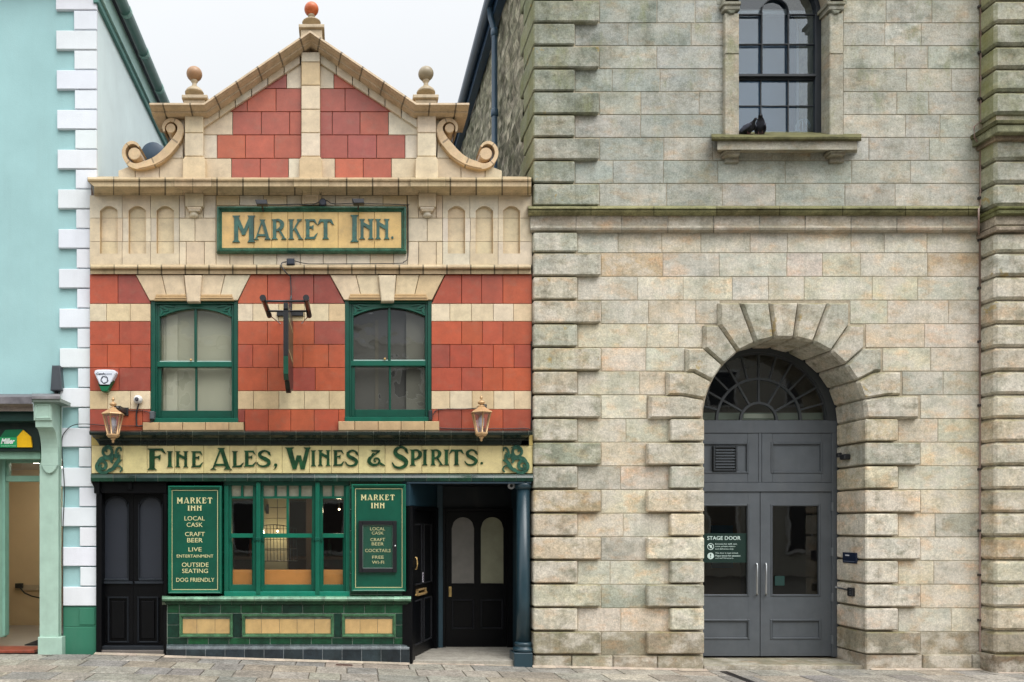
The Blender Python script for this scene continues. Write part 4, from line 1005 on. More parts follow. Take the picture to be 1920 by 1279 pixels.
# finials
def finial(mb, px, ytop_ped, yb, ybell, yball, rb, cball, w0=24, c=None):
    c = c or col('#c9b596', .86); Yp = .02
    mb.pb(px-w0, ytop_ped, px+w0, ytop_ped+7, -.20, .24, .008, c, True); mb.pb(px-w0+4, ytop_ped+7.3, px+w0-4, yb, -.17, .21, .004, c, True)
    p = W(px, ytop_ped, Yp); u = 1/150
    h = (ytop_ped-yball)*u
    prf = [(.115, 0), (.118, .02), (.10, .05), (.075, .075), (.04, .10), (.028, .13)]
    prf = [(r_, z_*((h-rb*u)/.17)) for r_, z_ in prf]+[(.03, h-rb*u-.012), (.045, h-rb*u+.004), (.04, h-rb*u+.02)]
    mb.lathe(p.x, Yp, p.z, prf, 18, c)
    mb2 = MB(); mb2.ball(p.x, Yp, p.z+h, rb*u, 24, cball, .9); return mb2
for px, a, b, yb_, rb, cb, w0 in ((364.5, 177, 193, 139, 14.8, col('#b98f6a', .8), 24), (798.5, 176.5, 193, 138.5, 14.5, col('#a89a80', .8), 24), (584, 44.5, 74, 17.5, 13.6, col('#d9703f', .85), 24)):
    fb = MB(); bb = finial(fb, px, a, b, 0, yb_, rb, cb, w0)
    F_ = fb.build('finial', faience_st, inn_b); bb.build('finial_ball', faience, F_)

# ---- upper sash windows
tg = col('#054d3d', .9); tg2 = col('#085d4a', .9)
def sash(dx, dy, blind):
    S = lambda x, y: (x+dx, y+dy)
    f = MB()
    def b(x0, y0, x1, y1, Yf, Yb=.16, ch=.004, c=tg): f.pb(x0+dx, y0+dy, x1+dx, y1+dy, Yf, Yb, ch, c)
    b(282.5, 563, 291, 792, .02); b(438.5, 563, 446.5, 792, .02); b(291, 563, 438.5, 570, .022); b(283, 783.5, 446.5, 793, -.02, .16, .006, tg2)
    b(291, 570, 295, 783.5, .045); b(434.5, 570, 438.5, 783.5, .045)
    # arched head of the upper sash
    k = 14; arc = lambda x: 577+15.5*((x-366.5)/67.5)**2
    for i in range(k):
        x0 = 299+135*i/k; x1 = 299+135*(i+1)/k
        f.pp([S(x0, 570), S(x1, 570), S(x1, arc(x1)), S(x0, arc(x0))], .055, .14, 0, tg2)
    for q_ in ribbon([(299+135*i/8, arc(299+135*i/8)) for i in range(9)], [1.3]*9): f.pp([S(*p) for p in q_], .047, .06, 0, tg2)
    b(295, 570, 299.3, 680, .056); b(433.7, 570, 434.6, 680, .056)
    for sx in (1, -1):    # carved corner leaves
        m = 366.5
        for pts_, ws_ in (([(67, 574), (58, 577), (52, 582), (60, 583)], [1.5, 2.2, 1.5, .6]), ([(66, 577), (63, 584), (65, 590)], [1.5, 2, .8]), ([(60, 573), (48, 574), (40, 576)], [1, 1.6, .6])):
            for q_ in ribbon([(m+sx*a, c_) for a, c_ in pts_], ws_): f.pp([S(*p) for p in q_], .040, .058, 0, tg2)
    b(364, 577, 369, 679, .06, .10)
    b(294, 678.5, 435, 688, .05, .14, .005, tg2)
    b(295, 688, 302, 783, .075); b(434.8, 688, 438, 783, .075); b(365.8, 688, 369.6, 770, .08, .12); b(302, 770, 435, 783.5, .07)
    F_ = f.build('window_frame', paint, inn_b)
    pt = MB()  # pale putty lines
    pc_ = col('#b9d6cd', .8)
    for q_ in ((299.4, 676.6, 363.8, 678.4), (369.2, 676.6, 433.6, 678.4)): pt.pb(q_[0]+dx, q_[1]+dy, q_[2]+dx, q_[3]+dy, .062, .08, 0, pc_)
    pt.build('putty_line', paintm, F_)
    g_ = MB(); g_.pb(296+dx, 573+dy, 437+dx, 683+dy, .11, .114); g_.pb(299+dx, 683+dy, 437+dx, 774+dy, .125, .129); g_.build('window_pane', glass_up, F_)
    bl = MB()
    if blind == 'l':
        bl.pb(290+dx, 566, 445+dx, 790, .19, .20, 0, col('#c2c0aa', .9)); bl.pb(294+dx, 566, 306+dx, 790, .16, .18, 0, col('#96947c', .8)); bl.pb(312+dx, 590, 333+dx, 790, .175, .185, 0, col('#cecbb6', .92))
        bl.pb(374+dx, 757, 410+dx, 772, .2, .24, .01, (.08, .07, .06))
    else:
        bl.pb(284+dx, 560, 450+dx, 795, .42, .43, 0, (.035, .032, .03)); 
        bl.pb(292+dx, 566, 400+dx, 790, .21, .222, 0, (.10, .095, .088)); bl.pb(340+dx, 600, 346+dx, 790, .20, .21, 0, (.13, .115, .09))
        bl.pb(398+dx, 575, 446+dx, 790, .17, .18, 0, col('#9a978a', .55))
    bl.build('window_blind' if blind == 'r' else 'curtain', wallpaint, F_)
    cat = MB(); p = W(358+dx, 675+dy, .04); cat.ball(p.x, .04, p.z, .016, 10, col('#d8b070')); cat.build('sash_catch', gold, F_)
sash(0, 0, 'l'); sash(363.5, -2, 'r')

# ---- fascia cornice and glazed band
t = MB(); dk = col('#26302a', .8)
fp = [(-.03, 835.5, 20, -24), (-.05, 834, 19, -22), (-.05, 827, 18, -20), (-.08, 826, 14, -18), (-.10, 823, 11, -16), (-.15, 820, 7, -10), (-.19, 816.5, 5, -5), (-.22, 815.5, 1, 0), (-.22, 811, 0, 0), (-.20, 809, 0, 0), (.0, 806.5, 2, -1)]
x = 167; 
while x < 999:
    e = min(x+48.5, 999); c_ = jit(mixc(dk, col('#17231f', .8), rnd.random()), .2)
    pr_ = [(Y_, py, (a if x < 168 else 0), (b if e > 998 else 0)) for Y_, py, a, b in fp]
    t.ext(pr_, x+.5, e-.5, c_); x = e
t.ext([(p[0]+.008,)+p[1:] for p in fp], 167, 999, col('#6d7468', .8))
t.build('glazed_cornice', glaze, inn_b)
t = MB()
x = 170
while x < 999:
    e = min(x+42, 1000); c_ = jit(mixc(col('#1f4030', .8), col('#16302b', .8), rnd.random()), .2)
    t.ext([(-.02, 903.5), (-.065, 902.5), (-.07, 896), (-.055, 892), (-.05, 889.5), (0, 888.2)], x+.5, e-.5, c_); x = e
t.ext([(-.015, 903), (-.055, 902), (-.06, 896), (-.045, 892), (-.04, 889.7), (0, 888.5)], 170, 1000, col('#7d867a', .8))
t.build('glazed_band', glaze, inn_b)

# ---- fascia sign
fs = thing('fascia_sign', 'long cream tiled fascia reading FINE ALES, WINES & SPIRITS. across the pub front', 'sign', W(585, 888, -.02))
t = MB(); xs_ = [171.5, 230, 276, 327, 382, 431, 480, 529, 580, 621.5, 672, 722, 791, 842, 896, 943, 999]
for a, b in zip(xs_, xs_[1:]): t.pb(a+.3, 835.8, b-.3, 887.4, -.03, .01, .0025, jit(col('#e7d79c', .88), .03))
t.pb(171.5, 809, 192, 835.2, -.012, .01, 0, col('#d4bc72', .86)); t.pb(972, 809, 999, 835.2, -.03, .01, 0, col('#d4bc72', .86))
t.build('tile_panel', faience, fs)
t = MB(); lc = col('#1d4a2c', .85)
for ch, x0, x1, y0, y1 in (('F', 276, 311, 841, 881), ('I', 312.5, 324, 846, 876), ('N', 328, 353, 846, 876), ('E', 358, 381, 846, 876), ('A', 394, 435, 840, 880.5), ('L', 434.5, 457, 846, 876), ('E', 457, 480.5, 845, 875), ('S', 481, 508, 844.5, 875), (',', 513, 520, 847, 875),
                           ('W', 534, 583, 839, 880), ('I', 582.5, 592.5, 844.5, 874), ('N', 596, 620, 844, 873.5), ('E', 624, 646, 844, 873.5), ('S', 647, 672, 844, 874), ('&', 688.5, 722, 844, 872.5), ('S', 734.5, 766, 837, 878), ('P', 768.5, 791.5, 843, 873), ('I', 791.5, 802, 843, 872.5), ('R', 807, 832, 843, 872.5), ('I', 832, 842.5, 843, 872.5), ('T', 842, 870, 843, 872.5), ('S', 871, 896, 843, 872.5), ('.', 901, 906, 846, 871)):
    t = MB(); glyph(t, ch, x0, y0, x1, y1, -.03, .016, lc, .25); t.build('letter', letterg, fs)
def scroll(mb, ox, sgn, c):
    T_ = lambda p: (ox+sgn*p[0], p[1])
    sets = [([(22, 847), (19, 843), (24, 839.5), (30, 842), (31.5, 849), (27, 855.5), (19, 855), (14.5, 848), (17, 840), (25, 836.5), (34, 839)], [1.5, 2, 2.2, 2.4, 2.6, 2.6, 2.4, 2.4, 2.2, 1.6, .8], 0),
            ([(12, 871), (9, 875), (13, 879.5), (19, 877), (20, 870), (15, 864.5), (7.5, 866), (3, 873), (5, 881), (13, 886), (22, 885), (29, 878)], [1.6, 2.2, 2.6, 2.8, 2.8, 3, 3, 3, 3, 3, 2.8, 1.6], .004),
            ([(6, 866), (12, 860), (21, 858.5), (31, 860), (34, 853), (40, 857), (44, 848)], [2.6, 3.6, 3.4, 3, 2.6, 2, .8], .007), ([(24, 884), (34, 878), (40, 868), (44, 862), (46, 852)], [2, 3.6, 3.4, 2.6, 1], .010),
            ([(42, 858), (39, 850), (42, 841), (48, 840), (48.5, 846)], [1.2, 2, 1.8, 1.6, 1], .003), ([(44, 866), (50, 862)], [2, .6], .006), ([(40, 874), (46, 874), (50, 880), (46, 885)], [1.4, 1.4, 1.2, .8], .008), ([(33, 868), (30, 864), (34, 860)], [1.6, 2, 1], .012)]
    for pts_, ws_, o_ in sets:
        for q_ in ribbon(pts_, ws_): mb.pp([T_(p) for p in q_], -.052-o_, -.025, 0, jit(c, .15))
t = MB(); scroll(t, 178, 1, col('#33604f', .85)); t.build('scroll_ornament', letterg, fs)
t = MB(); scroll(t, 993, -1, col('#33604f', .85)); t.build('scroll_ornament', letterg, fs)

# ---- MARKET INN nameplate
ns_ = thing('name_sign', 'cream tiled plaque with green moulded frame reading MARKET INN. high on the pub', 'sign', W(584, 473, -.05))
t = MB(); xs_ = [413, 476, 509.5, 539.5, 568.5, 634, 672, 702, 756]
for a, b in zip(xs_, xs_[1:]): t.pb(a+.3, 395, b-.3, 465, -.03, .005, .002, jit(col('#dfba78', .86), .03))
t.build('tile_panel', faience, ns_)
t = MB()
a, b = W(405.5, 473, -.07), W(762.5, 385.5, -.07); gfr = col('#3d6b57', .8)
path = [(a.x, a.z), (b.x, a.z), (b.x, b.z), (a.x, b.z)]
t.sweep(path, [(0, .01), (0, -.05), (.012, -.075), (.028, -.08), (.040, -.06), (.046, -.045), (.056, -.048), (.066, -.032), (.068, -.0)], True, gfr)
t.build('moulded_frame', glaze, ns_)
t = MB(); lc2 = col('#2a5c50', .85)
for ch, x0, x1, y0, y1 in (('M', 435.5, 478.5, 404, 454), ('A', 476, 508, 411.5, 449), ('R', 509, 537.5, 411, 448.5), ('K', 540.5, 568.5, 411, 448.5), ('E', 571, 596, 411, 448), ('T', 595, 626, 411, 448), ('I', 657, 672.5, 403, 453.5), ('N', 673.5, 701, 410.5, 448), ('N', 703.5, 730.5, 410.5, 448), ('.', 733.5, 738, 424, 447.5)):
    t = MB(); glyph(t, ch, x0, y0, x1, y1, -.03, .014, lc2, .12); t.build('letter', letterg, ns_)
# ---------------------------------------------------------------- the inn: body, roof
t = MB(); t.box(Xl, -2.9, -.2, 5.9, .3, 9, 0, col('#8d8577')); t.box(2.1, Xr-.01, 2.6, 5.9, .3, 9, 0, col('#8d8577')); t.box(Xl, Xr-.01, -.2, 5.9, 9, 9.1, 0, col('#8d8577')); t.box(Xl, Xr-.01, 5.9, 5.98, .3, 9.1, 0, col('#6a6c6e'))
t.build('body_walls', stucco, inn_b)
t = MB()
ridge = [(-2.5, 5.98), (-.46, 7.35), (1.6, 5.98)]
t.prism(ridge, .345, 9.0, 0, col('#50545a'), None, True); t.build('roof', slate, inn_b)

# ---- ground floor tiling
r5 = random.Random(8)
def gt_(): return jit(mixc(col('#1a5634', .88), col('#10342a', .88), r5.random()), .3, .06, r5)
def trow(y0, y1, x0, x1, w, off=0, Yf=0.0, Yb=.062):
    x = x0-off
    while x < x1-.5:
        a, b = max(x0, x), min(x1, x+w)
        if b-a > 2: t.pb(a+.6, y0+.6, b-.6, y1-.6, Yf+r5.uniform(0, .001), Yb, .003, gt_())
        x += w
for x0, x1 in ((313.5, 420), (656, 762.5)):
    trow(903.5, 915, x0, x1, 51); 
    for k in range(5): trow(915+40*k, 955+40*k, x0, x1, 51)
    trow(1115, 1120, x0, x1, 51)
    t.pb(x0, 903, x1, 1120, .007, .062, 0, col('#8fa093', .8)); t.build('pier_tiles', glaze, inn_b)
t = MB()
trow(1134, 1150, 313.5, 762, 38.6, 16); trow(1196, 1208.5, 313.5, 762, 38.6, 0)
trow(1150, 1172, 313.5, 336, 30); trow(1172, 1196, 313.5, 336, 30); trow(1150, 1196, 436.5, 453.5, 17); trow(1150, 1196, 626, 641, 17); trow(1150, 1172, 742, 762, 30); trow(1172, 1196, 742, 762, 30)
t.pb(313, 1133, 762.5, 1262, .007, .062, 0, col('#8e9c90', .7))
t.build('stall_riser_tiles', glaze, inn_b)
for x0, x1, cuts in ((336, 436.5, [369, 403]), (453.5, 626, [490, 524, 557, 590]), (641, 742, [675, 708])):
    p_ = MB(); e = [x0+5.5]+cuts+[x1-5.5]
    for a, b in zip(e, e[1:]): p_.pb(a+.3, 1161, b-.3, 1188, .0, .03, .002, jit(col('#d2ae76', .84), .05))
    O_ = p_.build('cream_panel', faience, inn_b)
    a, b = W(x0, 1195, -.02), W(x1, 1151.5, -.02); f_ = MB()
    f_.sweep([(a.x, a.z), (b.x, a.z), (b.x, b.z), (a.x, b.z)], [(0, .03), (0, -.02), (.008, -.035), (.018, -.035), (.026, -.02), (.034, -.022), (.042, -.002), (.042, .02)], True, col('#4f7a58', .75)); f_.build('panel_frame', glaze, O_)
t = MB(); x = 303.5; lg_ = col('#7fa88c', .8); lg2 = col('#1a4a30', .75)
while x < 771:
    e = min(x+43.5, 771); c_ = jit(lg_ if r5.random() > .12 else col('#8a8f45', .7), .2, .05, r5)
    d0 = 0; 
    t.ext([(-.07, 1128), (-.105, 1126.5), (-.12, 1123.5), (-.11, 1120.5), (-.07, 1118.5), (.02, 1117.2)], x+.4, e-.4, c_); 
    t.ext([(.0, 1134.5, 9 if x < 304 else 0, -8 if e > 770 else 0), (-.03, 1133.5, 8 if x < 304 else 0, -7 if e > 770 else 0), (-.05, 1129.5, 5 if x < 304 else 0, -4 if e > 770 else 0), (-.08, 1128.3), (0, 1127)], x+.4, e-.4, jit(lg2, .3, .05, r5)); x = e
t.ext([(0, 1134), (-.045, 1129.5), (-.098, 1126), (-.112, 1123.5), (-.10, 1120.8), (.0, 1118)], 304, 770, col('#9aa695', .6))
t.build('tiled_ledge', glaze, inn_b)
t = MB(); x = 312; bkt = col('#2a3338', .9)
while x < 768:
    e = min(x+36.6, 768); c_ = jit(bkt, .3, .05, r5)
    t.ext([(-.045, 1217), (-.05, 1215.5), (-.04, 1214.5), (-.04, 1213), (-.028, 1212), (-.028, 1210), (-.01, 1208.6), (.03, 1208)], x+.3, e-.3, jit(col('#4b5658', .85), .15, .03, r5))
    t.pb(x+.6, 1217.6, e-.6, 1262, -.055, .062, .003, c_); x = e
t.ext([(-.050, 1262), (-.050, 1216), (-.02, 1210), (.03, 1208.4)], 312.4, 767.6, col('#8b9295', .7))
t.build('black_plinth', glaze, inn_b)
for px0, px1 in ((313, 316),): pass

# ---- left black door
d_ = thing('black_front_door', 'black panelled door pair with two dark arched panes beside the white corner blocks', 'door', W(247, 1222, .15))
t = MB(); bkp = col('#0a0b0e', .8); Yd = .16
t.pb(176, 903.6, 313, 925, .03, .22, .006, bkp); t.pb(180, 925.3, 190, 1245, .02, .22, .004, bkp); t.pb(306.5, 925.3, 314, 1245, .02, .22, .004, bkp)
t.pp([(171, 903.6), (186, 903.6), (186, 926), (182, 926)], -.03, .10, .003, bkp); t.pb(239, 904, 247, 918, .0, .03, .004, bkp)
t.pb(188, 1212, 310, 1219, .06, .2, .004, col('#2a2e33', .8)); t.pb(184, 1219.4, 312, 1250, .03, .25, .004, col('#77706a', .8))
t.build('door_frame', blackp, d_)
for a, b, g0, g1, p0, p1 in ((190, 249.4, 196, 238.5, 201, 241), (250, 307, 261.5, 302.5, 257, 297)):
    t = MB(); m = (g0+g1)/2; r_ = (g1-g0)/2; k = 12
    t.pb(a, 925, g0, 1212, Yd, .2, 0, bkp); t.pb(g1, 925, b, 1212, Yd, .2, 0, bkp); t.pb(g0, 1089, g1, 1121, Yd+.001, .2, 0, bkp); t.pb(g0, 1203, g1, 1212, Yd+.001, .2, 0, bkp)
    f = lambda x: 954-math.sqrt(max(0, r_*r_-(x-m)**2))
    for i in range(k):
        x0, x1 = g0+(g1-g0)*i/k, g0+(g1-g0)*(i+1)/k; t.pp([(x0, 925), (x1, 925), (x1, f(x1)), (x0, f(x0))], Yd+.0005, .2, 0, bkp)
    for q_ in ribbon([(m-r_-1.5, 1086)]+[(m-(r_+1.5)*math.cos(math.pi*i/8), 954-(r_+1.5)*math.sin(math.pi*i/8)) for i in range(9)]+[(m+r_+1.5, 1086)], [1.3]*11): t.pp(q_, Yd-.012, Yd+.01, 0, col('#23272c', .8))
    t.pb(g0-2, 1085, g1+2, 1089, Yd-.02, Yd+.02, .004, col('#31363c', .8)); t.pb(g0, 1121, g1, 1203, Yd+.02, .2, 0, bkp)
    t.frame(p0, 1119, p1, 1206, 3.4, Yd-.012, Yd+.02, col('#1f2328', .8), .006); t.pb(p0+7, 1127, p1-7, 1198, Yd-.002, .2, .008, bkp)
    t.pb(a+2, 1090.5, b-1, 1095, Yd-.03, Yd+.01, .005, col('#31363c', .8))
    L_ = t.build('door_leaf', blackp, d_)
    g_ = MB(); g_.pp([(g0, 1088), (g1, 1088)]+[(m+r_*math.cos(math.pi*i/12), 954-r_*math.sin(math.pi*i/12)) for i in range(13)], Yd+.016, Yd+.02, 0, col('#262b35', .85)); g_.build('obscured_pane', MAT('obscured_pane', rough=.45, noise=.05, spec=.5), L_)

# ---- bar window
t = MB(); wg = col('#08604b', .9); wgd = col('#055040', .9); Yg = .05
def wbx(x0, y0, x1, y1, Yf, Yb=.14, c=wg, ch=.004): t.pb(x0, y0, x1, y1, Yf, Yb, ch, c)
wbx(417, 897.5, 657, 901.5, -.055, .1, col('#0a7259', .9)); wbx(419, 902, 655, 910.5, .02, .14, wgd)
wbx(420, 910.5, 428, 1119, .0); wbx(648, 910.5, 656, 1119, .0); wbx(428, 910.5, 434, 1110, Yg); wbx(644.5, 910.5, 648, 1110, Yg)
wbx(420, 1109.5, 656, 1119, -.03, .14, col('#0a7a63', .9), .006)
for a, b in ((480, 488), (591, 599.3)):
    wbx(a, 904, b, 1115, -.035); wbx(a-6, 910.5, a, 1110, Yg); wbx(b, 910.5, b+6, 1110, Yg); wbx(a-1, 1008, b+1, 1014, -.05, .0, wgd)
for x0, x1, n_ in ((434, 474, 2), (494, 585, 4), (605, 644.5, 2)):
    wbx(x0, 930.5, x1, 935, Yg+.004); wbx(x0-1, 1000.5, x1+1, 1008.5, Yg-.01, .14, col('#0a6d55', .9)); wbx(x0-1, 1096.5, x1+1, 1109.5, Yg+.01)
    for i in range(1, n_):
        xx = x0+(x1-x0)*i/n_; wbx(xx-2.3, 910.5, xx+2.3, 930.5, Yg+.006)
    for sx in (x0, x1): wbx(sx-1.5 if sx == x1 else sx, 1008.5, sx+1.5 if sx == x0 else sx, 1096.5, Yg+.02); 
    for sx in (x0-3, x1+1): wbx(sx, 1008.5, sx+3.5, 1016, Yg-.015, .1, wgd)
wbx(537, 935, 541.5, 1000.5, Yg+.006)
WF = t.build('bar_window_frame', paint, inn_b)
for x0, x1 in ((433, 475), (493, 586), (604, 646)):
    g_ = MB(); g_.pb(x0, 934, x1, 1098, .11, .114); g_.build('window_pane', glass_dn, WF)
    g_ = MB(); g_.pb(x0, 909, x1, 932, .105, .115, 0, col('#c9c6ae', .8)); g_.build('frosted_pane', MAT('frosted', rough=.4, noise=.25, ns=9, spec=.5), WF)
    g_ = MB(); g_.pb(x0-4, 1068.5, x1+4, 1100, .17, .2, .004, jit(col('#d9924c', .88), .02)); g_.build('wood_panel', wood, WF)
t = MB()
t.box(-2.9, .75, -.2, 2.75, 4.2, 4.3, 0, (.045, .03, .025)); t.box(-2.9, -2.8, -.2, 2.75, .3, 4.3, 0, (.03, .025, .025)); t.box(.70, .75, -.2, 2.75, .3, 4.3, 0, (.03, .025, .025)); t.box(-2.9, .75, -.2, .05, .3, 4.3, 0, (.05, .03, .02)); t.box(-2.9, .75, 2.12, 2.2, .14, 4.3, 0, col('#e6d9bd', .8))
t.box(-.62, -.50, .05, 2.12, 2.2, 2.5, 0, col('#70625a', .5))
t.box(-2.9, .7, .05, 1.15, 2.9, 3.0, 0, (.05, .025, .012)); t.box(-2.9, .7, 1.15, 1.2, 2.8, 3.1, 0, (.09, .05, .03))
for i in range(9): t.lathe(-2.2+i*.32, 2.95, 1.2, [(.035, 0), (.035, .17), (.012, .22), (.012, .28)], 8, (.03+.05*(i % 3), .05, .03))
t.build('bar_interior', wallpaint, inn_b)
t = MB()
for i in range(8):
    for j in range(1): pass
for k, yy in enumerate(range(8)):
    z0 = .9+k*.15; t.box(-1.17, -.83, z0+.003, z0+.147, 1.18, 1.4, .003, jit(col('#b9b799', .75), .05))
t.build('cream_pillar', stucco, inn_b)
t = MB(); t.box(-1.12, -1.085, 1.86, 1.99, 1.12, 1.17, .004, (.02, .02, .02)); t.build('wall_speaker', metalk, inn_b)
rk = thing('wire_rack', 'black curved wire rack behind the middle pane of the bar window', 'rack', W(520, 1050, .6))
t = MB(); zt0 = W(0, 984, .6).z; zb0 = W(0, 1052, .6).z; xa_, xb_ = W(494, 0, .6).x, W(556, 0, .6).x
for i in range(11):
    xx = xa_+(xb_-xa_)*i/10; top_ = zt0-.05*((i-3)/7)**2*1.2; t.tube([(xx, .6, top_), (xx+.01, .6, zb0)], .004, 5, (.02, .02, .02))
t.tube([(xa_+(xb_-xa_)*i/10, .6, zt0-.05*((i-3)/7)**2*1.2) for i in range(11)], .006, 6, (.02, .02, .02)); t.tube([(xa_, .6, zb0+.16), (xb_, .6, zb0+.16)], .005, 5, (.02, .02, .02)); t.tube([(xa_, .6, zb0), (xb_, .6, zb0)], .006, 5, (.02, .02, .02))
t.build('wire_frame', metalk, rk)
bulbm = MAT('lit_bulb', base=(1, .72, .4), noise=0, emit=8)
for i, (px_, py_, Yq) in enumerate(((520, 996, 1.0), (530, 999, 1.6), (636, 955, 1.8), (579, 955, 2.4))):
    lp = thing('pendant_lamp', ['bare lit bulb hanging left in the middle pane of the bar window', 'second lit bulb hanging just right of the leftmost bulb in the bar', 'orange lit bulb seen through the right light of the bar window', 'small lit bulb deep in the bar at the right of the middle pane'][i], 'lamp', W(px_, py_, Yq), 'lit bulbs hanging in the bar')
    p = W(px_, py_, Yq); t = MB(); t.ball(p.x, p.y, p.z, .014, 10); t.build('bulb', bulbm, lp);
    pl_ = bpy.data.lights.new('bulb_light', 'POINT'); pl_.energy = 3; pl_.color = (1, .78, .5); pl_.shadow_soft_size = .03; plo = bpy.data.objects.new('bulb_light', pl_); C.objects.link(plo); plo.location = (p.x, p.y-.05, p.z-.02);
    t = MB(); t.tube([(p.x, p.y, p.z+.02), (p.x, p.y, 2.12)], .004, 5, (.02, .02, .02)); t.build('flex', metalk, lp)

# ---- porch
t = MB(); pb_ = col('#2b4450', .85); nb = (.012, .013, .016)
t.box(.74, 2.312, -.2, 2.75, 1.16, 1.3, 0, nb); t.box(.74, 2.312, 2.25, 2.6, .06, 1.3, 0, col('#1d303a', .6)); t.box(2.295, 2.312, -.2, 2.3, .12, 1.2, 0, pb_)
t.pb(826, 912, 970, 955, 1.14, 1.17, .004, col('#141c22', .8))
t.pb(819, 905, 830.5, 1216, 1.02, 1.2, .006, pb_)
t.build('porch_walls', paintm, inn_b)
t = MB(); t.ext([(-.0, 907), (-.045, 906.5), (-.05, 903.5), (.02, 903)], 763, 996, col('#39566a', .85)); t.pb(763.5, 904, 766, 952, -.005, .3, 0, pb_); t.build('porch_lintel', paint, inn_b)
t = MB(); t.box(.76, 2.32, -.3, .012, -.02, 1.2, .006, col('#a8a296', .85)); t.build('porch_step', mortar, inn_b)
t = MB(); cxC = 2.222; cyC = .06; pc_ = col('#28404a', .85)
t.lathe(cxC, cyC, 0, [(.088, .20), (.086, .8), (.083, 2.2)], 28, pc_); t.lathe(cxC, cyC, 0, [(.125, .115), (.135, .14), (.125, .165), (.105, .175), (.10, .185), (.112, .20), (.112, .225), (.09, .24)], 28, pc_); t.box(cxC-.145, cxC+.085, -.12, .115, cyC-.14, cyC+.14, .006, pc_); t.lathe(cxC, cyC, 0, [(.09, 2.15), (.11, 2.18), (.11, 2.24)], 28, pc_)
t.build('porch_column', paint, inn_b)
def pane_door(mb, T_=None):
    pass
bd = thing('porch_door', 'black panelled door with two arched frosted panes at the back of the porch', 'door', W(893, 1214, 1.12))
Yd = 1.10; t = MB(); t.pb(829, 953, 836, 1216, Yd-.05, 1.17, .004, bkp); t.pb(951, 953, 967, 1216, Yd-.05, 1.17, .004, bkp); t.pb(836, 953, 951, 959, Yd-.05, 1.17, .004, bkp); t.build('door_frame', blackp, bd)
t = MB(); gs = ((847, 889), (901.5, 944)); e = [836.5, 847, 889, 901.5, 944, 950.5]
for a, b in ((e[0], e[1]), (e[2], e[3]), (e[4], e[5])): t.pb(a, 959.5, b, 1213, Yd, 1.15, 0, bkp)
for g0, g1 in gs:
    m, r_ = (g0+g1)/2, (g1-g0)/2; f = lambda x: 991-math.sqrt(max(0, r_*r_-(x-m)**2))
    for i in range(12):
        x0, x1 = g0+(g1-g0)*i/12, g0+(g1-g0)*(i+1)/12; t.pp([(x0, 959.5), (x1, 959.5), (x1, f(x1)), (x0, f(x0))], Yd+.0005, 1.15, 0, bkp)
    t.pb(g0, 1096.5, g1, 1126, Yd+.0005, 1.15, 0, bkp); t.pb(g0, 1178, g1, 1213, Yd+.0005, 1.15, 0, bkp); t.pb(g0, 1126, g1, 1178, Yd+.02, 1.15, 0, bkp); t.frame(g0, 1124, g1, 1180, 3, Yd-.012, Yd+.02, col('#25262a', .8), .007); t.pb(g0-1, 1094, g1+1, 1097.5, Yd-.01, 1.15, .003, bkp)
BL = t.build('door_leaf', blackp, bd)
for i, (g0, g1) in enumerate(gs):
    m, r_ = (g0+g1)/2, (g1-g0)/2; g_ = MB(); g_.pp([(g0, 1095), (g1, 1095)]+[(m+r_*math.cos(math.pi*k/12), 991-r_*math.sin(math.pi*k/12)) for k in range(13)], Yd+.012, Yd+.016, 0, col(['#8d8983', '#a3a288'][i], .8)); g_.build('frosted_pane', MAT('frosted_door', rough=.35, noise=.2, ns=3, spec=.5), BL)
t = MB(); t.pb(841.5, 1100, 846.5, 1119, Yd-.012, Yd, .002, col('#d8b878')); t.tube([W(844, 1103, Yd-.04), W(844, 1114, Yd-.04), W(844, 1116, Yd-.01)], .006, 6, col('#d8b878')); t.build('door_handle', gold, BL)
sd_ = thing('side_door', 'black porch door set at an angle with brass pull handle and letterbox', 'door', (.82, .03, 0))
u = Vector((.385, .923, 0)); nI = Vector((-.923, .385, 0))
T0 = Matrix(((u.x, nI.x, 0, .82), (u.y, nI.y, 0, .03), (0, 0, 1, 0), (0, 0, 0, 1)))
t = MB(); t.T = T0
t.box(-.08, .04, -.1, 1.94, -.03, .1, .004, bkp); t.box(1.0, 1.10, -.1, 1.94, -.03, .1, .004, bkp); t.box(.04, 1.0, 1.90, 1.94, -.03, .1, .004, bkp); t.box(-.08, 1.12, 1.945, 2.3, .0, .1, .004, pb_)
t.build('door_frame', blackp, sd_)
t = MB(); t.T = T0
t.box(.045, .995, .03, 1.895, .03, .06, 0, bkp); pa = [(.14, .46), (.58, .90)]
for a, b in pa:
    for z0, z1 in ((.95, 1.70), (.18, .72)):
        for q_ in ((a-.02, a, z0-.02, z1+.02), (b, b+.02, z0-.02, z1+.02), (a, b, z1, z1+.02), (a, b, z0-.02, z0)): t.box(q_[0], q_[1], q_[2], q_[3], .012, .03, .003, col('#2c2d30', .8))
t.box(.22, .72, .80, .815, .02, .03, .001, col('#c9a86a')); t.build('door_leaf', blackp, sd_)
L_ = sd_.children[-1]
t = MB(); t.T = T0; t.tube([(.09, .02, 1.30), (.09, -.03, 1.29), (.09, -.04, 1.22), (.09, -.03, 1.15), (.09, .02, 1.14)], .010, 8, col('#dcb878')); t.build('door_handle', gold, L_)
t = MB(); t.T = T0
for q_ in ((.25, .62, .855, .875), (.25, .62, .79, .81), (.25, .27, .79, .875), (.60, .62, .79, .875)): t.box(*q_, .0, .03, .002, col('#b89a6a'))
t.build('letterbox', gold, L_)
t = MB(); t.T = T0; t.box(.52, .60, .95, 1.08, .024, .03, 0, col('#e5dfe8')); t.build('door_sticker', letter, L_)
t = MB(); t.T = T0
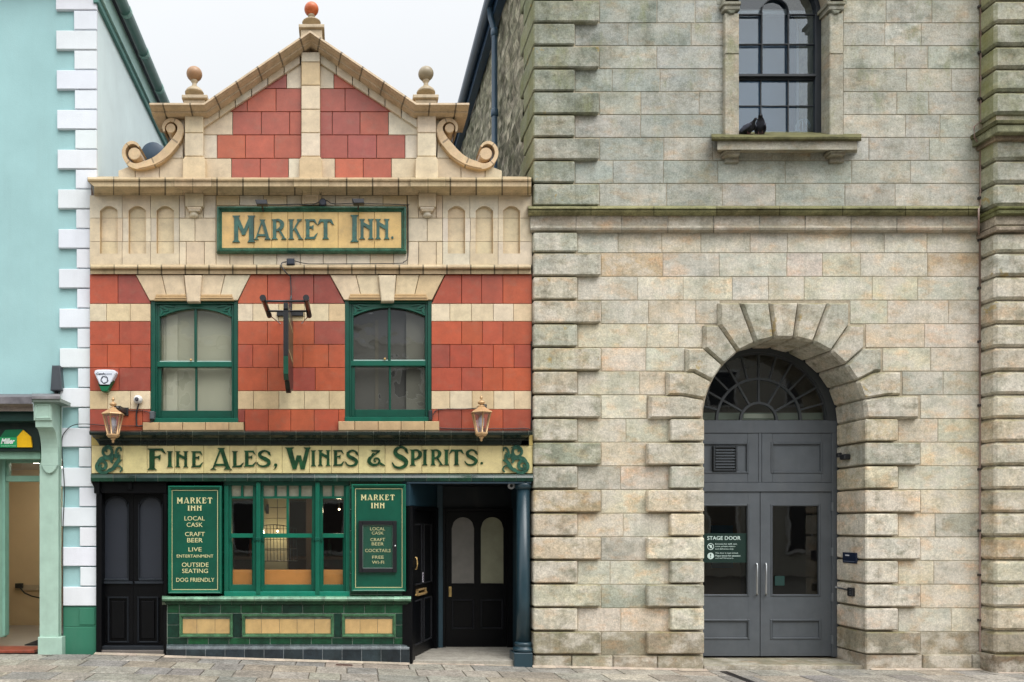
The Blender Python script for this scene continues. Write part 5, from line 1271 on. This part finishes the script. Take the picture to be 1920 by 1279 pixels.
for k in range(3): t.box(.535, .585, .97+.035*k, .99+.035*k, .0225, .024, 0, col('#6a6076'))
t.build('sticker_print', letter, L_)
pcam = thing('porch_camera', 'small white ring shaped camera under the porch ceiling', 'camera', W(958.5, 911, .1))
t = MB(); p = W(958.5, 911, .1); 
for i in range(20):
    a0_, a1_ = 2*math.pi*i/20, 2*math.pi*(i+1)/20
    t.prism([(p.x+.022*math.cos(a0_), p.z+.022*math.sin(a0_)), (p.x+.043*math.cos(a0_), p.z+.043*math.sin(a0_)), (p.x+.043*math.cos(a1_), p.z+.043*math.sin(a1_)), (p.x+.022*math.cos(a1_), p.z+.022*math.sin(a1_))], .08, .12, 0, col('#b9bcc0'))
t.build('housing', paintm, pcam); t = MB(); t.ball(p.x, .11, p.z, .026, 14, (.02, .02, .02)); t.tube([(p.x, .12, p.z), (p.x, .16, p.z+.09)], .012, 8, (.05, .05, .05)); t.build('lens', metalk, pcam)

# ---- sign boards
gd = col('#0b5340', .9); crt = col('#ddd6a0', .9)
def board(name, label, x0, y0, x1, y1):
    b_ = thing(name, label, 'sign board', W((x0+x1)/2, y1, -.05)); t = MB()
    t.pb(x0+4, y0+4, x1-4, y1-4, -.05, 0, 0, gd); a, b = W(x0, y1, -.09), W(x1, y0, -.09)
    t.sweep([(a.x, a.z), (b.x, a.z), (b.x, b.z), (a.x, b.z)], [(0, .0), (0, -.085), (.010, -.095), (.018, -.09), (.026, -.075), (.034, -.074), (.040, -.052)], True, col('#0a664e', .9))
    t.build('board', paint, b_); l = MB(); s_ = 1.1
    X0, Y0, X1, Y1 = x0+7, y0+8, x1-6.5, y1-7
    for q_ in ((X0, Y0, X1, Y0+s_), (X0, Y1-s_, X1, Y1), (X0, Y0+s_, X0+s_, Y1-s_), (X1-s_, Y0+s_, X1, Y1-s_)): l.pb(*q_, -.0535, -.05, 0, crt)
    l.build('border_line', letter, b_); return b_
b1 = board('sign_board', 'green board with cream lettering from MARKET INN down to DOG FRIENDLY', 315, 911, 415, 1113)
t = MB(); caps(t, 'MARKET', 365, 933, 944, 67, -.05, .004, crt); caps(t, 'INN', 365, 948, 957.5, 27, -.05, .004, crt)
B = lambda s_, x0, x1, y0, y1, Y=-.051, bo=.0: text_mesh(s_, (x0, y0, x1, y1), Y, letter, None, crt, bold=bo)
build_all([t, B('LOCAL', 346, 384, 968, 976), B('CASK', 350, 380, 980, 988), B('CRAFT', 347, 384, 997.5, 1005.5), B('BEER', 351, 380, 1009, 1017), B('LIVE', 353.5, 378, 1026.5, 1034), B('ENTERTAINMENT', 331.5, 400, 1040, 1045.5), B('OUTSIDE', 341, 391, 1055, 1063), B('SEATING', 341.5, 390, 1066.5, 1074.5), B('DOG FRIENDLY', 330.5, 402, 1083.5, 1091)], letter, b1)
b2 = board('sign_board', 'green board topped MARKET INN with a black glazed menu case on its lower half', 659, 908, 761, 1109)
t = MB(); caps(t, 'MARKET', 708.5, 927.5, 938, 64, -.05, .004, crt); caps(t, 'INN', 708.5, 943, 953, 26, -.05, .004, crt); t.build('lettering', letter, b2)
nc = thing('notice_case', 'black framed glazed case listing COCKTAILS and FREE WI-FI on the right green board', 'notice case', W(708, 1073, -.07))
t = MB(); t.frame(672.5, 976.5, 744, 1073.5, 7.4, -.095, -.051, col('#17191d')); t.frame(679.5, 983.5, 737.5, 1066, 1.2, -.082, -.06, col('#7e8c86')); t.build('case_frame', metalk, nc)
t = MB(); t.pb(680, 984, 737, 1066, -.066, -.055, 0, gd); t.build('poster', paint, nc)
build_all([B(s_, x0, x1, y0, y1, -.0668) for s_, x0, x1, y0, y1 in (('LOCAL', 694, 722, 988.5, 994.5), ('CASK', 697, 719, 996.8, 1002.3), ('CRAFT', 694.5, 722, 1009, 1014.8), ('BEER', 697, 719.5, 1017.2, 1022.8), ('COCKTAILS', 684.5, 732.5, 1029.3, 1035.3), ('FREE', 698, 719.5, 1042, 1047.6), ('WI-FI', 697.5, 720, 1051.5, 1057.3))], letter, nc)
t = MB(); t.pb(680.5, 984.5, 737, 1065.5, -.080, -.078); t.build('case_glass', glass_dn, nc)
t = MB(); p = W(741, 1023.5, -.1); t.ball(p.x, p.y, p.z, .011, 10, col('#e8e8ea')); t.build('lock', steel, nc)

# ---- lanterns
def lantern(px, py, label):
    """py: pixel row of the eaves rim"""
    Y = -.34; p = W(px, py, Y); u = (DIST+Y)/FPX
    L_ = thing('wall_lantern', label, 'lantern', tuple(p), 'gilded lanterns above the pub fascia'); gc = col('#cba578', .9)
    z = lambda d: p.z-d*u
    t = MB(); t.lathe(p.x, Y, p.z, [(20.5*u, -1*u), (21.5*u, 0), (20.5*u, 1.5*u), (15*u, 5*u), (9*u, 9*u), (6.5*u, 11*u)], 6, gc, False, R(30)); t.build('roof', gold, L_)
    t = MB(); t.lathe(p.x, Y, p.z, [(6*u, 11*u), (6*u, 13*u), (3*u, 13.5*u), (2.5*u, 15*u), (6*u, 17*u), (7*u, 19.5*u), (4*u, 22*u), (1.6*u, 23*u), (1.4*u, 25*u), (3.2*u, 27.5*u), (2*u, 30*u), (.3*u, 33*u)], 14, gc); t.build('top_finial', gold, L_)
    t = MB()
    for k in range(6):
        a = R(30)+k*math.pi/3; t.tube([(p.x+18.5*u*math.cos(a), Y+18.5*u*math.sin(a), z(0)), (p.x+10*u*math.cos(a), Y+10*u*math.sin(a), z(38))], .0095, 6, gc)
    t.lathe(p.x, Y, p.z, [(9*u, -44*u), (11*u, -41.5*u), (12.5*u, -40*u), (12.5*u, -37.5*u), (10*u, -37*u)], 6, gc, False, R(30)); t.lathe(p.x, Y, p.z, [(.5*u, -54*u), (2.5*u, -52*u), (2*u, -49*u), (4.5*u, -47*u), (5*u, -44*u)], 12, gc); t.build('cage', gold, L_)
    t = MB(); A = [t.P(p.x+18*u*math.cos(R(30)+k*math.pi/3), Y+18*u*math.sin(R(30)+k*math.pi/3), z(1)) for k in range(6)]; B_ = [t.P(p.x+9.6*u*math.cos(R(30)+k*math.pi/3), Y+9.6*u*math.sin(R(30)+k*math.pi/3), z(37.5)) for k in range(6)]
    for k in range(6): t.F((A[k], A[(k+1) % 6], B_[(k+1) % 6], B_[k]))
    t.build('glass', glass_lamp, L_)
    t = MB(); t.lathe(p.x, Y, z(36), [(.012, 0), (.014, .06), (.034, .08), (.036, .16), (.01, .20)], 12, col('#d9d5dc', .85)); t.build('bulb', letter, L_)
    t = MB(); t.box(p.x+.03, p.x+.075, p.z+.055, p.z+.11, -.30, -.0, .006, (.03, .03, .03)); t.tube([(p.x+.05, -.30, p.z+.08), (p.x, Y, p.z+.10)], .018, 8, (.03, .03, .03)); t.box(p.x+.01, p.x+.095, p.z+.03, p.z+.13, -.02, .0, .004, (.03, .03, .03)); t.build('bracket', metalk, L_)
lantern(212, 777, 'gilded six sided lantern on the pub wall under the white alarm box')
lantern(902.5, 774, 'gilded six sided lantern on the pub wall nearest the granite building')

# ---- floodlights, boxes, cameras
def flood(px, py, w, lab):
    L_ = thing('floodlight', lab, 'floodlight', W(px, py, -.2), 'black floodlights over the MARKET INN plaque'); p = W(px, py, -.2); t = MB()
    t.prism([(p.x-w-.008, p.z+.036), (p.x+w-.008, p.z+.036), (p.x+w, p.z-.02), (p.x-w+.012, p.z-.02)], -.24, -.16, .006, (.03, .03, .035), None, True)
    t.build('lamp_head', metalk, L_); t = MB(); t.tube([(p.x, -.18, p.z-.01), (p.x, -.03, p.z-.03)], .010, 6, (.03, .03, .03)); t.build('arm', metalk, L_)
flood(491, 382, .072, 'left black floodlight on top of the MARKET INN plaque'); flood(672, 380, .072, 'right black floodlight on top of the MARKET INN plaque')
jb2 = thing('round_junction_box', 'small round blue-black cable box between the two floodlights', 'junction box', W(605, 378, -.05)); p = W(605, 378, -.04)
t = MB(); t.pp([(605+7*math.cos(math.pi*(i+.5)/4), 378+7*math.sin(math.pi*(i+.5)/4)) for i in range(8)], -.09, -.0, .01, col('#3a3f52', .7)); t.build('box', metalk, jb2)
jb3 = thing('cable_box', 'small black cable box on the moulding above the projecting sign', 'junction box', W(545, 490, -.05))
t = MB(); t.pb(537.5, 484, 552, 496, -.10, -.0, .012, col('#2c3340', .8)); t.build('box', metalk, jb3)
def cable(lab, pts, r=.0055, c=(.025, .025, .028)):
    q = []; P = [Vector(p) for p in pts]
    for i in range(len(P)-1):
        p0, p1, p2, p3 = P[max(i-1, 0)], P[i], P[i+1], P[min(i+2, len(P)-1)]
        for k in range(6):
            t_ = k/6; q.append(.5*((2*p1)+(p2-p0)*t_+(2*p0-5*p1+4*p2-p3)*t_*t_+(3*p1-p0-3*p2+p3)*t_**3))
    q.append(P[-1]); m_ = MB(); m_.tube(q, r, 6, c); tag(m_.build('cable', metalk), lab, 'cable')
cable('thin black cable along the top and right edge of the MARKET INN plaque', [W(500, 380, -.09), W(508, 384, -.085), W(560, 383, -.085), W(584, 384, -.085), W(598, 379, -.07), W(612, 376, -.07), W(624, 382, -.085), W(660, 382, -.09), W(684, 382, -.09), W(760, 384, -.09), W(765, 388, -.05), W(765.5, 430, -.03), W(765, 480, -.02), W(757, 491, -.03), W(740, 494, -.07), W(600, 495, -.08), W(572, 494, -.08), W(552, 489, -.06)])
cable('black cable dropping from the cable box to the projecting sign bracket', [W(537, 491, -.06), W(529, 493, -.09), W(528, 500, -.11), W(538, 513, -.10), W(544, 518, -.03), W(545, 530, -.02), W(546, 548, -.03), W(545, 580, -.05)], .008)
cable('black cable curling from the turquoise wall across to the left lantern', [W(118, 1190, .07), W(118, 1000, .07), W(121, 920, .06), W(117, 860, .06), W(116, 826, .06), W(121, 811, .055), W(136, 798, .05), W(160, 795, -.01), W(200, 798, -.02), W(255, 799, -.015)])
cable('black cable from the left lantern along the tiles to the green window frame', [W(222, 768, -.02), W(245, 770, -.012), W(272, 771, -.012), W(284, 778, -.03), W(287, 790, -.03)])
cable('thick black cable from the white dome camera down and along to the window sill', [W(260, 757, -.03), W(256, 775, -.015), W(256, 792, -.015), W(258, 799, -.02), W(272, 797, -.03), W(286, 790, -.05)], .010)
cable('black cable from the right window frame to the right lantern', [W(812, 778, -.015), W(818, 770, -.012), W(835, 767, -.012), W(870, 767, -.012), W(896, 765, -.03)])
cable('black cable along the tiles below the right lantern from the window sill', [W(809, 790, -.03), W(820, 798, -.03), W(830, 803, -.012), W(900, 804, -.012), W(985, 803, -.012), W(996, 797, -.012), W(996, 640, -.012)])
cable('pale cable running down beside the mint pilaster', [W(112, 740, .06), W(114.5, 780, .06), W(113.5, 1000, .06), W(114, 1225, .06)], .008, col('#9fb8a8'))
# dome camera
dc = thing('dome_camera', 'white round security camera on the cream band left of the window', 'camera', W(260, 750, 0)); t = MB()
p = W(260, 750, 0); t.T = Matrix.Translation(p) @ Matrix.Rotation(R(90), 4, 'X'); t.lathe(0, 0, 0, [(.05, 0), (.055, .02), (.052, .05), (.04, .075), (.015, .09)], 20, col('#e8e8e6')); t.build('housing', paintm, dc)
t = MB(); t.T = Matrix.Translation(p) @ Matrix.Rotation(R(80), 4, 'X') @ Matrix.Rotation(R(0), 4, 'Y'); t.lathe(-.002, -.018, .05, [(.025, 0), (.025, .042), (.018, .05)], 14, (.04, .04, .05)); t.build('lens', metalk, dc)
wb1 = thing('window_sensor', 'small grey box at the lower left corner of the left green window frame', 'sensor', W(285, 780, -.02)); t = MB(); t.pb(280, 771, 289, 786, -.07, .02, .01, col('#5b5f63')); t.build('box', metalk, wb1)
wb2 = thing('window_sensor', 'small black box at the lower right corner of the right green window frame', 'sensor', W(809, 780, -.02)); t = MB(); t.pb(804, 769, 811, 788, -.05, .02, .008, col('#2d3133')); t.build('box', metalk, wb2)
# alarm box
al = thing('alarm_box', 'white shield shaped alarm box with green base on the red tiles', 'alarm', W(196.5, 733, 0)); t = MB()
t.pp([(176.5, 699), (177.5, 695), (182, 693.3), (196, 692.8), (211, 693.3), (216, 695), (217.5, 699), (206, 722), (187, 722)], -.09, 0, .010, col('#e3e8f2', .9)); t.build('cover', paintm, al)
t = MB(); t.pp([(183.5, 717), (186, 722.4), (201, 723), (206.5, 720.5), (212, 713), (202, 732), (200, 734), (191, 734), (189, 732)], -.085, 0, .008, col('#0e6a45', .9)); t.build('strobe', paint, al)
t = MB(); dkb = col('#2c3444')
for k in range(5):
    a = k*2*math.pi/5
    pts_ = [(195.8+(7.2-j*.55)*math.cos(a+j*.42), 712.2+(7.2-j*.55)*math.sin(a+j*.42)) for j in range(5)]
    for q_ in ribbon(pts_, [.25, .8, .9, .8, .2]): t.pp(q_, -.0925, -.09, 0, dkb)
join_mb([t, text_mesh('Catch', (180.5, 698.8, 196.5, 703), -.0905, letter, None, dkb, bold=.02), text_mesh('point', (197, 699.2, 210, 704.2), -.0905, letter, None, col('#8a94a5'))]).build('lettering', letter, al)

# ---- projecting sign
ps = thing('projecting_sign', 'narrow black hanging sign seen edge on below a bracket with two lamp bars', 'hanging sign', (-.69, 0, 4.1)); bk_ = (.014, .015, .017)
t = MB(); t.pb(519, 584, 569, 592, -.03, 0, .004, bk_); t.box(-.715, -.665, 4.15, 4.22, -.95, -.03, .004, bk_); t.box(-.70, -.68, 4.22, 4.55, -.05, -.02, .002, bk_); t.tube([(-.69, -.04, 4.55), (-.69, -.5, 4.24)], .012, 8, bk_)
t.tube([(-.945, -.93, 4.24), (-.455, -.93, 4.24)], .014, 8, bk_); t.tube([(-.945, -.55, 4.23), (-.455, -.55, 4.23)], .012, 8, bk_); t.build('bracket', metalk, ps)
t = MB(); t.box(-.718, -.662, 3.62, 4.15, -.93, -.08, .004, bk_, True); 
pr = [(-.93, 3.62), (-.93, 3.42), (-.86, 3.36), (-.75, 3.37), (-.6, 3.30), (-.5, 3.27), (-.4, 3.30), (-.26, 3.37), (-.14, 3.36), (-.08, 3.42), (-.08, 3.62)]
A = [t.P(-.718, y, z) for y, z in pr]; B_ = [t.P(-.662, y, z) for y, z in pr]
for i in range(len(pr)-1): t.F((A[i], A[i+1], B_[i+1], B_[i]), col('#0a4a36') if i < 2 else bk_)
t.F(A, bk_); t.F(B_[::-1], bk_); t.build('sign_panel', paint, ps)
t = MB()
for x0 in (-.7195, -.6625): t.box(x0, x0+.002, 3.66, 4.11, -.89, -.12, 0, gd)
t.build('painted_panel', paint, ps)
t = MB()
for x0 in (-.7205, -.6607): 
    t.box(x0, x0+.0012, 3.70, 3.712, -.85, -.16, 0, crt); t.box(x0, x0+.0012, 4.06, 4.072, -.85, -.16, 0, crt)
t.build('gilt_line', letter, ps)
for sx in (-.942, -.456):
    t = MB(); t.tube([(sx, -1.02, 4.255), (sx, -.97, 4.255)], .036, 10, bk_); t.tube([(sx, -.97, 4.255), (sx, -.30, 4.255)], .030, 10, col('#453630', .8)); t.tube([(sx, -.30, 4.255), (sx, -.25, 4.255)], .033, 10, bk_); t.build('lamp_bar', metalk, ps)
    t = MB(); t.tube([(sx, -.27, 4.255), (sx*.55-.69*.45, -.01, 4.22)], .006, 6, col('#b8b8ba')); t.build('stay_wire', steel, ps)

# ---- satellite dish behind the left volute
sdh = thing('satellite_dish', 'dark blue-grey satellite dish showing behind the left stone scroll', 'satellite dish', W(287, 305, 1.0)); t = MB()
t.T = Matrix.Translation(W(287, 291, 1.0)) @ Matrix.Rotation(R(14), 4, 'Y') @ Matrix.Rotation(R(98), 4, 'X')
t.lathe(0, 0, 0, [(.001, .045), (.06, .04), (.12, .026), (.165, .006), (.172, .0), (.165, -.004), (.12, .016), (.001, .034)], 28, col('#49596a', .8)); t.build('dish', paintm, sdh)
t = MB(); t.tube([W(287, 291, 1.08), W(287, 330, 1.1), W(287, 345, 1.0)], .02, 8, bk_); t.build('mast', metalk, sdh)

# ---- stage door notices and fittings
sn = thing('stage_door_sign', 'dark green STAGE DOOR notice inside the left glazed door leaf', 'sign', W(1360, 1050, .57)); t = MB(); YS = .574
a_, b_ = 1320, 1402; t.pb(1315, 1000, 1402.5, 1055, YS, YS+.004, 0, col('#123029', .8)); t.build('panel', letter, sn)
wt = col('#d5e9e3', .9)
S = lambda s_, x0, x1, y0, y1, bo=0: text_mesh(s_, (x0, y0, x1, y1), YS, letter, None, wt, bold=bo)
t = MB(); cxn, cyn = 1332.5, 1025
def ringp(cx, cy, r0, r1, n=16):
    for i in range(n):
        q0, q1 = 2*math.pi*i/n, 2*math.pi*(i+1)/n
        t.pp([(cx+r0*math.cos(q0), cy+r0*math.sin(q0)), (cx+r1*math.cos(q0), cy+r1*math.sin(q0)), (cx+r1*math.cos(q1), cy+r1*math.sin(q1)), (cx+r0*math.cos(q1), cy+r0*math.sin(q1))], YS-.002, YS, 0, wt)
ringp(cxn, cyn, 5.2, 6.3); ringp(cxn, 1042.5, .01, 6.2)
t.pp([(cxn-4.6, cyn-3.6), (cxn-3.6, cyn-4.6), (cxn+4.6, cyn+3.6), (cxn+3.6, cyn+4.6)], YS-.0025, YS, 0, wt); t.pp([(cxn-1.5, cyn-3), (cxn+2, cyn-3), (cxn+2.5, cyn+2), (cxn-1, cyn+3)], YS-.0015, YS, 0, wt)
t2 = MB(); t2.pp([(cxn-1, 1038.5), (cxn+1, 1038.5), (cxn+.5, 1043.5), (cxn-.5, 1043.5)], YS-.004, YS-.002, 0, col('#123029', .8)); t2.pb(cxn-.8, 1044.8, cxn+.8, 1046.4, YS-.004, YS-.002, 0, col('#123029', .8))
t.build('symbol_ring', letter, sn); t2.build('exclamation_mark', letter, sn); build_all([S('STAGE DOOR', 1326, 1388.5, 1005.3, 1012.5, .01), S('Entrance for staff, cast,', 1341, 1382, 1018.5, 1021.6), S('crew, private visitors', 1341, 1378.5, 1023.3, 1026.4), S('and deliveries only.', 1341, 1376, 1028.1, 1031.2), S('This door is kept locked.', 1341, 1384, 1035.7, 1038.8), S('Please knock for attention', 1341, 1388, 1040.5, 1043.6), S("and we'll let you in.", 1341, 1375.5, 1045.3, 1048.2)], letter, sn)
st2 = thing('door_sticker', 'small dark green sticker low in the right glazed door leaf', 'sticker', W(1464, 1096, .574)); t = MB(); t.pb(1453, 1080, 1471, 1098, YS, YS+.003, 0, col('#20403c', .8)); t.build('panel', letter, st2)
join_mb([text_mesh('Hall', (1455.5, 1088, 1460, 1090.5), YS, letter, None, wt), text_mesh('for all', (1455.5, 1091.5, 1464, 1094), YS, letter, None, wt)]).build('lettering', letter, st2) if False else None
Jx = 6.452
def onjamb(px): return Jx*FPX/(px-VX)-DIST
jc = thing('jamb_camera', 'small black camera high on the right jamb of the stage door', 'camera', (6.45, .25, 2.5)); t = MB(); y_ = onjamb(1591); p = W(1591, 857, y_)
t.cbox(p.x-.09, p.x-.0, y_-.06, y_+.05, p.z-.035, p.z+.035, .01, bk_); t.cbox(p.x-.11, p.x-.06, y_+.03, y_+.09, p.z+.0, p.z+.06, .008, bk_); t.build('housing', metalk, jc)
jp = thing('jamb_plaque', 'dark blue plaque with a tiny white heading on the right jamb of the stage door', 'plaque', (6.48, .25, 1.4)); t = MB(); y0_, y1_ = onjamb(1609.5), onjamb(1584)
zt1, zb1 = W(1597, 1036, onjamb(1597)).z, W(1597, 1056, onjamb(1597)).z
t.cbox(Jx-.03, Jx-.002, y0_, y1_, zb1, zt1, .003, col('#1b2740', .8)); t.build('plate', metalk, jp); t = MB(); t.box(Jx-.0315, Jx-.0300, zt1-.045, zt1-.03, y1_-.14, y1_-.06, 0, col('#dfe3ea')); t.box(Jx-.0315, Jx-.03, zb1+.02, zb1+.025, y0_+.03, y1_-.03, 0, col('#7f8aa0')); t.build('print', letter, jp)
jl = thing('key_safe', 'black key safe with a steel rod beside the stage door', 'key safe', (6.46, .25, 1.1)); t = MB(); ya, yb = onjamb(1603), onjamb(1596); z_ = W(1600, 1110, onjamb(1600)).z
t.cbox(Jx-.05, Jx-.0, ya-.02, yb+.01, z_-.055, z_+.055, .008, bk_); t.build('case', metalk, jl); t = MB(); t.tube([(Jx-.03, yb, z_+.02), (Jx-.03, .50, z_+.035)], .011, 8, col('#8f9296')); t.build('rod', steel, jl)
t = MB()
for r_ in range(4):
    for c__ in range(2): t.box(Jx-.0535, Jx-.050, z_-.035+r_*.02, z_-.024+r_*.02, ya+.0+c__*.02, ya+.012+c__*.02, 0, col('#b8babd'))
t.build('keypad', steel, jl)

# ---- drain, cover plate
def strip(name, lab, cat, x0, x1, y0, y1, c, slots=0):
    t = MB(); z = lambda x: gz(x)+.006
    t.F([t.P(x0, y0, z(x0)), t.P(x1, y0, z(x1)), t.P(x1, y1, z(x1)), t.P(x0, y1, z(x0))], c); t.F([t.P(x0, y0, z(x0)), t.P(x1, y0, z(x1)), t.P(x1, y0, z(x1)-.01), t.P(x0, y0, z(x0)-.01)], c)
    for i in range(slots):
        y = y0+(y1-y0)*(i+.3)/slots; e = (y1-y0)/slots*.45; a, b = x0+.015, x1-.015
        t.F([t.P(a, y, z(a)+.002), t.P(b, y, z(b)+.002), t.P(b, y+e, z(b)+.002), t.P(a, y+e, z(a)+.002)], (.008, .008, .008))
    tag(t.build(name, metalk), lab, cat)
strip('drain_channel', 'dark slotted drain channel running out across the paving beside the stage door', 'drain', 4.60, 4.70, -2.6, -.12, col('#3a3230'), 60)
strip('cover_plate', 'small rusty brown cover plate in the paving below the pub', 'cover plate', -.13, .07, -.30, -.22, col('#5c4038'))
strip('cover_plate', 'small dark cover plate in the paving beside the mint pilaster', 'cover plate', -3.75, -3.62, -.16, -.10, col('#57473c'))

# ---- pigeons on the sill
def pigeon(base, yaw, rings, lab):
    L_ = thing('pigeon', lab, 'pigeon', tuple(base), 'pigeons on the tall window sill'); t = MB(); t.T = Matrix.Translation(base) @ Matrix.Rotation(yaw, 4, 'Z')
    prev = None; n = 14
    for x, z, rx, rz, c in rings:   # along the spine: lateral radius, vertical radius
        ring_ = [t.P(x+rz*.25*math.sin(2*math.pi*k/n), rx*math.cos(2*math.pi*k/n), z+rz*math.sin(2*math.pi*k/n)) for k in range(n)]
        if prev:
            for k in range(n): t.F((prev[k], prev[(k+1) % n], ring_[(k+1) % n], ring_[k]), col(c, .8), True)
        else: t.F(ring_, col(c, .8))
        prev = ring_
    t.F(prev[::-1], col(rings[-1][4], .8)); t.build('body', MAT('feathers', rough=.6, noise=.3, ns=40, spec=.3), L_)
    for s_ in (-1, 1):
        w_ = MB(); w_.T = t.T; prev = None
        for x, z, hh, yy in ((-.13, .045, .006, .025), (-.07, .062, .025, .050), (-.01, .078, .036, .062), (.05, .088, .030, .056), (.075, .09, .01, .045)):
            r_ = [w_.P(x, s_*(yy+.006*math.cos(a)), z+hh*math.sin(a)) for a in [2*math.pi*k/8 for k in range(8)]]
            if prev:
                for k in range(8): w_.F((prev[k], prev[(k+1) % 8], r_[(k+1) % 8], r_[k]), col('#4a4d5a', .8), True)
            else: w_.F(r_, col('#2b2c33'))
            prev = r_
        w_.F(prev[::-1], col('#4a4d5a')); w_.build('wing', _m['feathers'], L_)
        g_ = MB(); g_.T = t.T; g_.tube([(.01, s_*.02, .045), (.012, s_*.022, .004)], .004, 6, col('#5a3430')); 
        for f_ in (-.02, 0, .02): g_.tube([(.012, s_*.022, .004), (.042, s_*.022+f_, .003)], .003, 5, col('#5a3430'))
        g_.build('leg', metalk, L_)
K_, Gy, Dk = '#2f313a', '#4d505c', '#1f2026'
r_a = [(-.20, .045, .022, .005, Dk), (-.13, .05, .028, .012, K_), (-.08, .06, .048, .032, Gy), (-.02, .075, .062, .050, Gy), (.04, .085, .058, .052, K_), (.075, .105, .042, .042, K_), (.085, .135, .026, .026, Dk), (.098, .150, .024, .023, Dk), (.115, .150, .015, .014, Dk), (.125, .147, .005, .005, Dk), (.142, .142, .002, .002, '#777')]
r_a[-1] = (.142, .142, .002, .002, '#777777')
r_b = [(-.13, .015, .022, .006, Dk), (-.09, .04, .03, .02, K_), (-.05, .07, .048, .040, Gy), (-.01, .10, .058, .052, Gy), (.02, .14, .050, .045, K_), (.03, .18, .032, .030, K_), (.036, .205, .026, .026, Dk), (.050, .215, .022, .020, Dk), (.064, .212, .012, .011, Dk), (.074, .208, .004, .004, Dk), (.09, .2, .002, .002, '#777777')]
bz = W(0, 253.5, -.06).z
pigeon(Vector((W(1405, 0, -.1).x, -.06, bz)), R(-60), r_a, 'hunched dark pigeon on the mossy sill, nearer the left window jamb')
pigeon(Vector((W(1428, 0, -.1).x, -.07, bz)), R(-115), r_b, 'upright dark pigeon with tucked head on the mossy sill')
wo_ = thing('wire_ornament', 'white looped wire ornament standing inside the tall window at lower right', 'ornament', W(1505, 252, .4)); t = MB()
for k in range(6):
    a = k*math.pi/6; t.tube([W(1505, 238, .4)+Vector((.085*math.cos(q)*math.cos(a), .085*math.cos(q)*math.sin(a), .10*math.sin(q))) for q in [2*math.pi*j/16 for j in range(17)]], .0035, 5, col('#e6ecea'))
t.build('wire_loops', paintm, wo_)

# ---- opposite side of the street, seen in the glass
op = thing('terrace_across_street', 'pale rendered terrace across the street, mirrored faintly in the window panes', 'building', (0, -20, 0)); t = MB()
t.box(-24, 26, -.3, 8.6, -20.6, -20, 0, col('#c9c4b6', .8)); t.box(-24, 26, 8.6, 8.9, -20.8, -19.8, 0, col('#d8d4ca', .8)); t.box(-24, 26, -.3, 8.5, -27, -26.8, 0, col('#c9c4b6', .8)); t.build('facade_wall', stucco, op)
t = MB(); t.F([t.P(-24, -19.8, 8.9), t.P(26, -19.8, 8.9), t.P(26, -23.5, 11), t.P(-24, -23.5, 11)], col('#50545a')); t.F([t.P(-24, -27, 8.9), t.P(26, -27, 8.9), t.P(26, -23.5, 11), t.P(-24, -23.5, 11)], col('#50545a')); t.build('roof', slate, op)
for i in range(16):
    xx = -22+i*3.05
    for z0, z1 in ((.6, 2.6), (3.8, 5.4), (6.3, 7.8)):
        t = MB(); t.box(xx-.6, xx+.6, z0, z1, -20.0, -19.93, 0, col('#e8e6e0', .8), True); t.box(xx-.5, xx+.5, z0+.1, z1-.1, -20.0, -19.92, 0, (.03, .035, .04), True); t.build('window', paintm, op)
